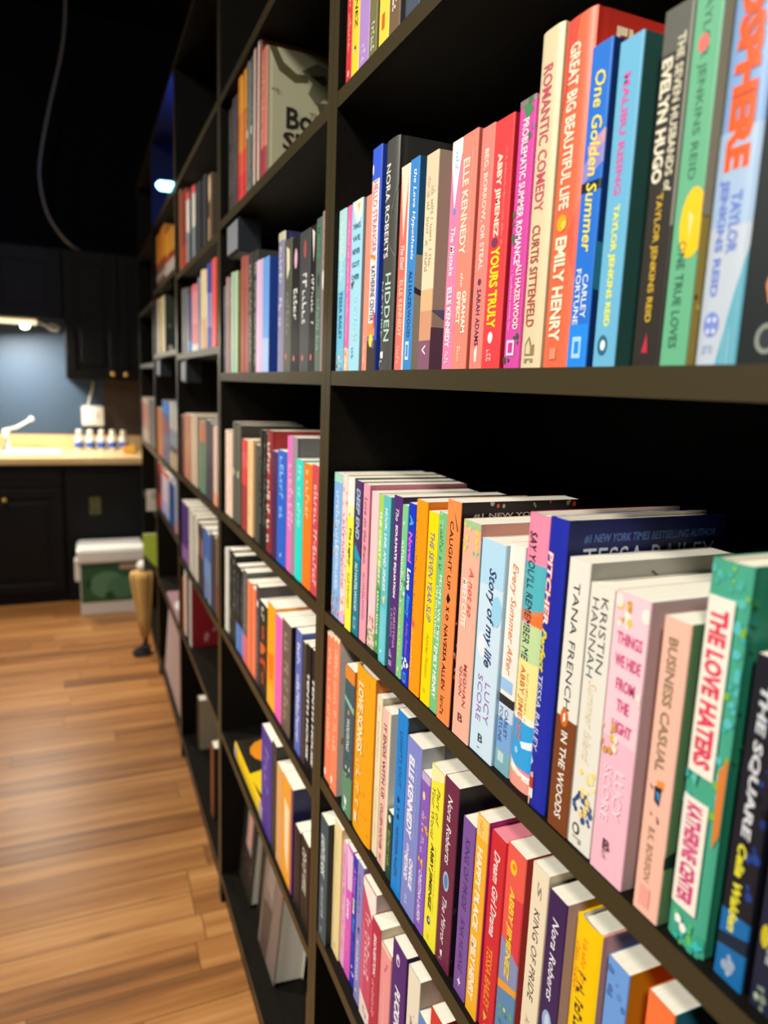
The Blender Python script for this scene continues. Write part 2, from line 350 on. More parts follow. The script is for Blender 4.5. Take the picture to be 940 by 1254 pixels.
GEO = {
 'B': [[0.9458,0.918,0.2085,0.007],[0.9176,0.9031,0.209,0.0084],[0.9027,0.8649,0.2103,0.0092],[0.8574,0.8416,0.2088,0.011],[0.8412,0.8131,0.2578,0.011],[0.8025,0.7669,0.2545,0.011],[0.7545,0.7314,0.2163,0.011],[0.731,0.7095,0.2177,0.011],[0.6922,0.6655,0.2121,0.011],[0.6371,0.6176,0.2091,0.011],[0.6172,0.5895,0.2093,0.011],[0.5828,0.5612,0.2052,0.011],[0.5608,0.5315,0.2039,0.011],[0.5242,0.502,0.2078,0.011],[0.5011,0.4739,0.2474,0.011],[0.4702,0.4378,0.2424,0.011],[0.4374,0.4162,0.2142,0.0107],[0.4092,0.387,0.2065,0.011],[0.37,0.3467,0.208,0.011],[0.3458,0.3251,0.212,0.011],[0.3187,0.2901,0.25,0.011],[0.2897,0.2619,0.24,0.011]],
 'C': [[0.9323,0.901,0.2067,0.0055],[0.9006,0.8812,0.2087,0.0063],[0.872,0.8495,0.2087,0.0038],[0.8491,0.8272,0.2067,0.0061],[0.8246,0.8027,0.206,0.0069],[0.8001,0.778,0.1999,0.0086],[0.7776,0.7635,0.1993,0.0094],[0.7471,0.7279,0.2028,0.0023],[0.7219,0.6993,0.2073,0.0038],[0.6989,0.685,0.1999,0.0042],[0.6794,0.6625,0.2054,0.0025],[0.6602,0.635,0.2124,0.0026],[0.6317,0.6103,0.2048,0.0028],[0.6093,0.5932,0.2078,0.0029],[0.5905,0.5648,0.2237,0.0015],[0.5577,0.527,0.2103,0.0015],[0.5263,0.4884,0.1996,0.0032],[0.488,0.466,0.2031,0.007],[0.4656,0.4379,0.233,0.0068],[0.4327,0.4102,0.2357,0.0028],[0.404,0.3809,0.2111,0.0025],[0.3801,0.3557,0.1988,0.0034],[0.3526,0.321,0.2012,0.0015],[0.3094,0.2886,0.1975,0.0015],[0.285,0.2575,0.2391,0.0058],[0.2507,0.2318,0.1946,0.0087],[0.2276,0.2126,0.22,0.0093]],
 'D': [[0.9474,0.9186,0.234,0.0054],[0.9144,0.8859,0.2396,0.0039],[0.86,0.825,0.2163,0.0035],[0.8211,0.7577,0.2326,0.0032],[0.7573,0.741,0.2154,0.0081],[0.7379,0.7133,0.2074,0.0077],[0.7092,0.6946,0.088,0.0068],[0.6874,0.6603,0.2287,0.0045],[0.6589,0.6223,0.2105,0.0045],[0.6219,0.6024,0.1881,0.0054],[0.602,0.5745,0.2067,0.0064],[0.5732,0.5442,0.2091,0.0066],[0.5327,0.5105,0.1892,0.0062],[0.508,0.4883,0.2079,0.0059],[0.4879,0.4645,0.2029,0.0092],[0.4641,0.4365,0.2059,0.011],[0.4276,0.4058,0.212,0.011],[0.404,0.3815,0.2045,0.011],[0.3715,0.3435,0.2073,0.011],[0.3347,0.3136,0.2028,0.011],[0.297,0.274,0.2091,0.011]],
 'E': [[0.943,0.9075,0.2081,0.0015],[0.9071,0.8756,0.2183,0.0113],[0.8752,0.8598,0.2037,0.0143],[0.8591,0.836,0.2086,0.0145],[0.8356,0.8193,0.2076,0.0153],[0.8104,0.7891,0.2162,0.0119],[0.7857,0.7419,0.2109,0.011],[0.7415,0.713,0.1847,0.0064],[0.7126,0.6826,0.1716,0.0082],[0.6822,0.6436,0.2015,0.0096],[0.6405,0.6105,0.1986,0.011],[0.6101,0.5844,0.1637,0.0107],[0.5829,0.5564,0.1962,0.011]],
 'A': [[0.9336,0.9141,0.2,0.006],[0.9132,0.8887,0.2,0.006],[0.8882,0.8552,0.2,0.006],[0.8544,0.8315,0.2,0.006],[0.8234,0.796,0.2,0.006],[0.7942,0.766,0.2,0.006],[0.7628,0.7493,0.2,0.006],[0.7483,0.7169,0.2,0.006]],
 '1A': [[1.7263,1.6884,0.222,0.008],[1.688,1.6396,0.2319,0.008],[1.6257,1.5448,0.2509,0.008],[1.5444,1.4847,0.2641,0.008],[1.4843,1.4193,0.2636,0.008],[1.4189,1.3735,0.2235,0.008]],
 '1B': [[1.811,1.7606,0.2041,0.008],[1.7574,1.6949,0.2198,0.008],[1.6945,1.6337,0.2233,0.008],[1.5867,1.5139,0.2421,0.008],[1.5124,1.4398,0.238,0.008],[1.4384,1.3854,0.2134,0.008],[1.385,1.3378,0.2106,0.008],[1.2748,1.2294,0.2353,0.008],[1.229,1.1827,0.2169,0.008],[1.1807,1.1344,0.213,0.008],[1.1326,1.08,0.2134,0.008],[1.0783,1.0493,0.2132,0.008],[1.0485,1.0229,0.2182,0.008],[1.0221,1.0007,0.2235,0.008]],
 '1C': [[1.7658,1.6858,0.2084,0.008],[1.6818,1.5957,0.2333,0.008],[1.5688,1.5091,0.202,0.008],[1.5087,1.4612,0.2067,0.008],[1.4383,1.4015,0.2007,0.008],[1.4011,1.3474,0.2333,0.008],[1.346,1.3007,0.2371,0.008],[1.2982,1.2581,0.2023,0.008],[1.2569,1.2013,0.2077,0.008],[1.1992,1.1366,0.2373,0.008],[1.1341,1.096,0.2044,0.008],[1.0914,1.0472,0.2023,0.008],[1.0451,1.0061,0.205,0.008]],
 '1D': [[1.7715,1.7217,0.2168,0.008],[1.7195,1.649,0.2263,0.008],[1.6293,1.5546,0.2088,0.008],[1.5528,1.5094,0.2161,0.008],[1.506,1.4227,0.2038,0.008],[1.4212,1.3928,0.216,0.008],[1.3914,1.3217,0.1929,0.008],[1.319,1.2593,0.211,0.008],[1.2581,1.2099,0.2054,0.008],[1.2087,1.1497,0.2118,0.008],[1.1184,1.0834,0.2225,0.008],[1.0788,1.0579,0.2137,0.008],[1.0561,1.007,0.2177,0.008]],
 '1E': [[1.3598,1.2749,0.2252,0.008],[1.2685,1.237,0.2344,0.008],[1.2339,1.1894,0.2067,0.008],[1.1882,1.1212,0.21,0.008],[1.1034,1.0692,0.1576,0.008],[1.0645,1.0191,0.1645,0.008]],
 '2A': [[2.6793,2.5672,0.2678,0.008],[2.5668,2.439,0.2437,0.008],[2.4372,2.2207,0.2165,0.008],[2.2175,2.0218,0.1958,0.008],[2.0165,1.8516,0.1696,0.008]],
 '2B': [[2.5516,2.4126,0.21,0.008],[2.4122,2.3218,0.1806,0.008],[2.3214,2.205,0.1982,0.008],[2.2018,2.1431,0.2057,0.008],[2.1401,2.0423,0.2184,0.008],[2.0395,1.9563,0.2227,0.008],[1.9538,1.8445,0.2234,0.008]],
 '2C': [[2.6446,2.5314,0.2082,0.008],[2.5271,2.3637,0.2196,0.008],[2.36,2.2292,0.2276,0.008],[2.1768,2.0816,0.2145,0.008],[2.0787,1.9631,0.2225,0.008],[1.9435,1.8448,0.2137,0.008]],
 '2D': [[2.6408,2.4637,0.2111,0.008],[2.433,2.2401,0.2128,0.008],[2.2367,2.1248,0.2069,0.008],[2.1216,2.0031,0.211,0.008],[2.0003,1.9014,0.2206,0.008],[1.8964,1.8349,0.2305,0.008]],
 '2E': [[2.7444,2.5907,0.2021,0.008],[2.5861,2.3545,0.2546,0.008]],
 '2F': [[2.545,2.465,0.195,0.045],[2.1,2.045,0.24,0.022]],
 '3A': [[3.3842,3.0333,0.2183,0.008],[3.019,2.746,0.1636,0.008]],
 '3B': [[3.6265,3.4503,0.2542,0.008],[3.4428,3.3593,0.2364,0.008],[3.3522,3.0667,0.2316,0.008]],
 '3C': [[3.5151,3.2397,0.2177,0.008],[3.2329,2.9595,0.2569,0.008],[2.9538,2.7101,0.2592,0.008]],
 '3D': [[3.5635,3.3129,0.2084,0.008],[3.3057,3.0322,0.2,0.008],[3.0262,2.8332,0.2021,0.008],[2.8279,2.7057,0.2161,0.008]],
 '4C': [[4.3486,3.9173,0.2403,0.008],[3.9075,3.6026,0.2396,0.008]],
}

# near bookcase.  (hard, spine, front, look, short, items[, options])
W_ = '#f2ece0'
LOGO = lambda c, v=.92: ('r', .34, .66, v - .022, v + .022, c)
SPEC = {}
SPEC['A'] = [
 (0, '#d8343c', 0, 'red paperback with gold lettering', 'red', [('s', .3, .75, .1, .8, '#e8a870'), ('e', .5, .93, 3, 4, '#f0c0b0')]),
 (0, '#f4d83a', 0, 'yellow paperback with black lettering', 'yellow', [('t', 'ABBY JIMENEZ', .25, .75, .15, .72, '#2a2418', .15), ('e', .5, .83, 3.5, 4, '#3a4a5a'), ('e', .5, .84, 2, 2, '#e8e0c0')]),
 (0, '#b48ed0', 0, 'lilac paperback with white lettering', 'lilac', [('s', .12, .45, .1, .6, W_), ('s', .52, .9, .2, .6, W_), ('s', .3, .7, .86, .94, '#d8c0e8')]),
 (0, '#7a7648', 0, 'olive paperback with yellow diamond', 'olive', [('r', 0, 1, 0, .62, '#2a2030'), ('p', [(.2, .45), (.8, .4), (.85, .56), (.3, .66)], '#f2c81e'), ('s', .3, .75, .80, .95, '#d8d8c0')]),
 (0, '#f2d94c', 0, 'pale yellow paperback with blue top', 'pale yellow', [('r', 0, 1, 0, .68, '#2f5f94'), ('p', [(0, .68), (1, .68), (.6, .76)], '#2f5f94'), ('r', .3, .6, .82, .9, '#d86a2a')]),
 (0, '#7a6046', 0, 'brown paperback with white mark', 'brown', [('r', 0, 1, .0, .6, '#4a4050'), ('p', [(.1, .72), (.9, .6), (.9, .7), (.3, .78)], '#2c2622'), ('s', .3, .75, .74, .86, '#e8dcc8')]),
 (0, '#15141a', 0, 'plain black paperback', 'black', []),
 (0, '#4a5566', 0, 'slate grey paperback with white letter', 'slate grey', [('t', 'A', .25, .75, .52, .62, '#e0e4ea')]),
]
SPEC['B'] = [
 (0, '#7cc6e6', '#58a8d4', 'pale blue paperback with navy author name', 'pale blue', [('r', 0, 1, 0, .3, '#b4dfe0'), ('r', 0, 1, .3, .5, '#96d4e4'), ('s', .3, .7, .08, .42, '#d8f0f0'), ('t', 'TESSA BAILEY', .3, .72, .50, .80, '#1f5f8c'), ('b', .1, .9, .86, 1, ['#f0f4f4', '#2c4a74', '#d8a86a'], 12)]),
 (0, '#e86cae', 0, 'thin hot pink paperback', 'hot pink', [('s', .3, .7, .08, .8, '#f6c0dc'), ('r', 0, 1, .86, 1, '#f0c4a4'), ('b', .1, .9, .86, 1, ['#e87a5a', '#f6ece0'], 10)]),
 (0, '#a6def2', '#9aa0a4', 'wide sky blue paperback with stacked words', 'sky blue', [('p', [(.1, 0), (1, 0), (.95, .1), (.5, .14), (.3, .08)], '#f0f0e8'), ('p', [(.5, .02), (.8, .02), (.65, .07)], '#e8c84a')] +
   [('h', t_, .15, .85, v, v + .032, '#2c5f80') for t_, v in (('THINGS', .13), ('WE', .20), ('NEVER', .275), ('GOT', .35), ('OVER', .425))] + [('p', [(.1, .47), (.45, .46), (.2, .51)], '#5a6a70'), ('t', 'LUCY SCORE', .45, .75, .56, .82, '#cdeefa'), ('s', .35, .6, .86, .95, '#5a98b4')]),
 (0, '#f4957c', 0, 'narrow salmon paperback, half hidden', 'salmon', [('s', .3, .6, .8, .95, '#fae0d0')]),
 (0, '#3c62de', '#1f3fa8', 'blue and white paperback with red title', 'blue and white', [('e', .12, .09, 2, 6, W_), ('r', .12, .86, .14, .78, '#f4ece8'), ('r', 0, .12, .14, .8, '#f28a80'), ('t', 'HELLO STRANGER', .2, .72, .145, .46, '#d0525c'), ('b', .2, .9, .43, .5, ['#f0a030', '#e85a40'], 8), ('t', 'KATHERINE CENTER', .25, .72, .52, .77, '#3a4470'), ('r', 0, 1, .86, 1, '#3c322e'), ('r', .05, .9, .78, .84, '#f29060'), ('e', .5, .86, 7, 8, '#f2e03a'), ('e', .75, .88, 4, 5, '#6a5aa8'), ('e', .8, .77, 3, 10, '#ea5038')]),
 (1, '#4c4c48', '#2a2a28', 'tall charcoal hardcover with white author name', 'charcoal', [('t', 'NORA ROBERTS', .14, .52, .10, .50, '#eceae4'), ('t', 'HIDDEN', .42, .82, .57, .87, '#bcd8c8'), ('t', 'NATURE', .04, .28, .60, .85, '#a8bcb8'), ('p', [(.7, .3), (1, .2), (1, .21), (.72, .32)], '#6a6a64'), ('p', [(.5, .42), (1, .5), (1, .51), (.5, .43)], '#6a6a64'), ('r', .2, .44, .915, .945, '#f4f0e8'), ('s', .1, .5, .955, .985, '#a8a8a0')]),
 (0, '#f2766a', 0, 'coral paperback with cream wedge on top', 'coral', [('r', .88, 1, 0, 1, '#f4e0d4'), ('p', [(0, .0), (.88, 0), (.88, .06), (.5, .36), (.12, .06)], '#f4e2c8'), ('t', 'The Deal', .3, .7, .38, .50, '#fbeee0', .3), ('t', 'ELLE KENNEDY', .3, .72, .55, .83, '#f8dcae'), ('s', .3, .6, .88, .96, '#f8c8b8')]),
 (0, '#3c8cd4', '#1d527f', 'mid blue paperback with white script', 'mid blue', [('t', 'the Love Hypothesis', .35, .8, .05, .47, '#eef4fa', .3), ('t', 'ALI HAZELWOOD', .35, .72, .52, .84, '#15366a'), ('r', .28, .68, .86, .95, '#d8ecfa'), ('r', .36, .6, .875, .935, '#3c8cd4'), ('Fr', 0, 1, .45, 1, '#b0a496'), ('Fp', [(0, .6), (.3, .68), (.3, .7), (0, .63)], '#3a302a')]),
 (0, '#ecd9b6', '#b8a08e', 'cream paperback fading to plum with round red print', 'cream', [('r', 0, 1, 0, .18, '#e6cfae'), ('r', 0, 1, .62, .72, '#e8b888'), ('r', 0, 1, .72, .86, '#d89a78'), ('r', 0, 1, .86, 1, '#8a5a72'), ('s', .22, .42, .10, .55, '#c4b090'), ('s', .55, .75, .14, .5, '#ccb898'), ('t', 'V', .35, .65, .88, .93, W_), ('Fe', .3, .45, 16, 22, '#7c1f26'), ('Fr', 0, 1, .8, 1, '#6a4a5c'), ('Fp', [(0, .72), (.5, .7), (.5, .76), (.1, .76)], '#6a6a88')]),
 (0, '#e684ae', 0, 'rose pink paperback with white wedge on top', 'rose pink', [('p', [(0, 0), (1, 0), (1, .06), (.5, .3), (0, .06)], '#f4f0ec'), ('s', .4, .7, .05, .13, '#7ab8d8'), ('e', .5, .3, 2.5, 3, '#6a9ad8'), ('t', 'The Mistake', .3, .75, .37, .58, '#fbeff2', .25), ('t', 'ELLE KENNEDY', .25, .72, .63, .90, '#fbf0f4', 0, .03), ('s', .35, .65, .92, .97, '#fbe4ea')]),
 (0, '#f88a78', '#c05f52', 'peach red paperback with large cream author name', 'peach red', [('t', 'ELLE KENNEDY', .14, .55, .10, .50, '#fbe8d8', 0, .02), ('s', .7, .8, .05, .5, '#fbc0b0'), ('t', 'the', .35, .55, .58, .64, '#fbe0d0', .3), ('t', 'GRAHAM', .55, .82, .66, .84, '#fbf0d8', 0, .035), ('t', 'EFFECT', .18, .45, .66, .80, '#fbf0d8', 0, .035), ('s', .4, .62, .9, .96, '#fbd8c8')]),
 (0, '#f0877c', 0, 'dusty coral paperback with purple author name', 'dusty coral', [('t', 'BEG, BORROW, OR STEAL', .3, .66, .09, .58, '#fbead8'), ('e', .5, .63, 3, 3, '#6a3a5a'), ('t', 'SARAH ADAMS', .35, .68, .66, .90, '#5a2f58'), ('p', [(.4, .92), (.65, .9), (.6, .97), (.45, .97)], '#fbeee0')]),
 (0, '#ee4246', '#b01c26', 'bright red paperback with yellow title', 'bright red', [('t', 'ABBY JIMENEZ', .18, .52, .13, .46, '#fbe6d0', 0, .03), ('s', .68, .76, .12, .5, '#f8a090'), ('e', .35, .48, 5, 4, '#7a3a5a'), ('t', 'YOURS TRULY', .2, .68, .50, .83, '#ffe01a', 0, .035), ('e', .45, .87, 4, 5, '#f8e8e8'), ('s', .3, .55, .92, .97, '#f8b0a8')]),
 (0, '#d84aa4', 0, 'magenta paperback with green leaves', 'magenta', [('p', [(.1, .0), (.6, 0), (.9, .05), (.5, .08)], '#4a8a5a'), ('r', 0, 1, 0, .02, '#8a7a78'), ('b', .6, 1, .0, .16, ['#3f7a50', '#8a5a80'], 6), ('t', 'PROBLEMATIC SUMMER ROMANCE', .28, .68, .07, .60, '#fbe8f2', 0, .02), ('b', 0, .2, .4, .55, ['#3f7a50'], 4), ('b', .6, .95, .86, .92, ['#2f5f3f'], 4), ('t', 'ALI HAZELWOOD', .5, .85, .60, .85, '#fbe6d8', 0, .02), ('s', .22, .32, .62, .85, '#f4b8d8'), ('r', .2, .7, .89, .95, '#f6d8ea'), ('r', .3, .6, .9, .94, '#c83c92'), ('b', .0, .4, .96, 1, ['#2f5f3f'], 4)]),
 (1, '#ddcda6', '#cdb68c', 'tall cream hardcover with red lettering', 'cream hardback', [('t', 'ROMANTIC COMEDY', .25, .68, .10, .52, '#d2566a', 0, .01), ('t', 'CURTIS SITTENFELD', .25, .64, .56, .87, '#b84a40', 0, .01), ('p', [(.3, .96), (.3, .925), (.45, .905), (.5, .9), (.62, .93), (.75, .925), (.75, .96)], '#9a8060'), ('p', [(.36, .955), (.36, .93), (.48, .912), (.58, .935), (.58, .955)], '#ddcda6'), ('s', .3, .72, .97, .985, '#a88a68')]),
 (1, '#fb6a46', '#b82a1c', 'tall orange red hardcover with white title', 'orange red', [('p', [(0, 0), (.5, 0), (.2, .2), (0, .25)], '#e65040'), ('p', [(1, .5), (.6, .62), (1, .75)], '#f4583c'), ('t', 'GREAT BIG BEAUTIFUL LIFE', .25, .62, .07, .53, '#fbe8cc', 0, .03), ('e', .42, .57, 6, 6, '#f4a81e'), ('e', .5, .575, 3, 3, '#fbd04a'), ('t', 'EMILY HENRY', .25, .66, .61, .92, '#fbeccc', 0, .035), ('r', .35, .58, .94, .975, '#e09070'), ('Fh', 'EMILY HENRY', .12, .95, .04, .15, '#e8d8b4', 0, .03)]),
 (0, '#1f72d6', '#0b2c66', 'bright blue paperback with yellow script', 'bright blue', [('p', [(0, .36), (1, .26), (1, .36), (0, .42)], '#8f8ad0'), ('p', [(.2, .30), (1, .26), (1, .30), (.3, .34)], '#c898b0'), ('r', 0, 1, .41, .44, '#0c1a30'), ('t', 'One Golden Summer', .3, .82, .08, .63, '#f4e24a', .25), ('t', 'FORTUNE', .15, .42, .68, .86, '#e8f2fa'), ('t', 'CARLEY', .52, .8, .70, .84, '#e8f2fa'), ('r', 0, 1, .86, 1, '#1f8af0'), ('r', .25, .7, .9, .97, '#a8d8fa'), ('r', .36, .6, .915, .955, '#1f8af0'), ('Fp', [(0, .6), (.5, .66), (.5, .8), (0, .75)], '#2a7f9a')]),
 (0, '#6ab4d8', '#2d5850', 'aqua blue paperback with pink title', 'aqua blue', [('t', 'MALIBU RISING', .3, .6, .10, .46, '#d85aa8', 0, .03), ('t', 'TAYLOR JENKINS REID', .32, .64, .49, .87, '#f0ee4a', 0, .03), ('e', .42, .93, 5, 7, '#2a6a80'), ('e', .44, .93, 2.5, 3.5, '#e8f2f6'), ('Fe', .33, .3, 14, 22, '#8a6a50'), ('Fe', .35, .3, 9, 16, '#3a1f26'), ('Fp', [(.18, .72), (.24, .72), (.24, .84), (.15, .84), (.16, .82), (.18, .82)], '#c8a820')]),
 (0, '#2b2620', '#8a8478', 'black paperback with cream and gold lettering', 'black', [('r', 0, 1, 0, .12, '#5c5c54'), ('r', .92, 1, 0, .6, '#7a766a'), ('t', 'EVELYN HUGO', .08, .45, .13, .47, '#efe6cc', 0, .04), ('t', 'THE SEVEN HUSBANDS of', .56, .82, .08, .50, '#e4dcc0', 0, .02), ('t', 'TAYLOR JENKINS REID', .30, .58, .50, .87, '#d8b030', 0, .02), ('p', [(.35, .96), (.5, .9), (.58, .96)], '#c02c4a')]),
 (0, '#66b288', '#b89a48', 'sea green paperback with yellow sun', 'sea green', [('t', 'TAYLOR JENKINS REID', .28, .62, .01, .50, '#33664c', 0, .0), ('e', .42, .155, 4, 5, '#e8706a'), ('e', .72, .615, 9.5, 20, '#f8c80a'), ('p', [(.55, .58), (.75, .6), (.65, .66)], '#f4dc8a'), ('t', 'ONE TRUE LOVES', .3, .6, .66, .95, '#2f604a', 0, .0), ('Fr', 0, 1, 0, .6, '#a89a80'), ('Fb', 0, .3, .8, 1, ['#5a4a1a', '#d8c060'], 10)]),
 (1, '#84a8d8', '#2a5a78', 'pale blue hardcover with huge orange letters', 'pale blue hardback', [('r', 0, 1, .5, .7, '#a4bedc'), ('r', 0, 1, .7, 1, '#bec8d4'), ('p', [(1, .74), (1, 1), (.55, 1), (.8, .85)], '#5aa8bc'), ('t', 'ATMOSPHERE', .22, .8, .0, .585, '#f05a10', 0, .06), ('t', 'JENKINS REID', .18, .42, .60, .85, '#6a82d0', 0, .035), ('t', 'TAYLOR', .5, .74, .63, .76, '#6a82d0', 0, .03), ('e', .36, .91, 5.5, 7, '#7a8cd4'), ('e', .3, .90, 1.3, 1.5, '#d4dce6'), ('e', .44, .90, 1.3, 1.5, '#d4dce6'), ('e', .3, .925, 1.3, 1.5, '#d4dce6'), ('e', .44, .925, 1.3, 1.5, '#d4dce6'), ('s', .2, .55, .955, .97, '#a8b4d0')]),
 (0, '#141d1e', 0, 'near black paperback with a hand', 'near black', [('p', [(.5, .83), (.6, .79), (.8, .8), (1, .78), (1, .89), (.8, .88), (.6, .87)], '#e08a5a'), ('s', .7, .9, .5, .75, '#c8c8b0'), ('e', .65, .945, 7, 8, '#8a9088'), ('e', .65, .945, 4.5, 5.5, '#2a3434')]),
]
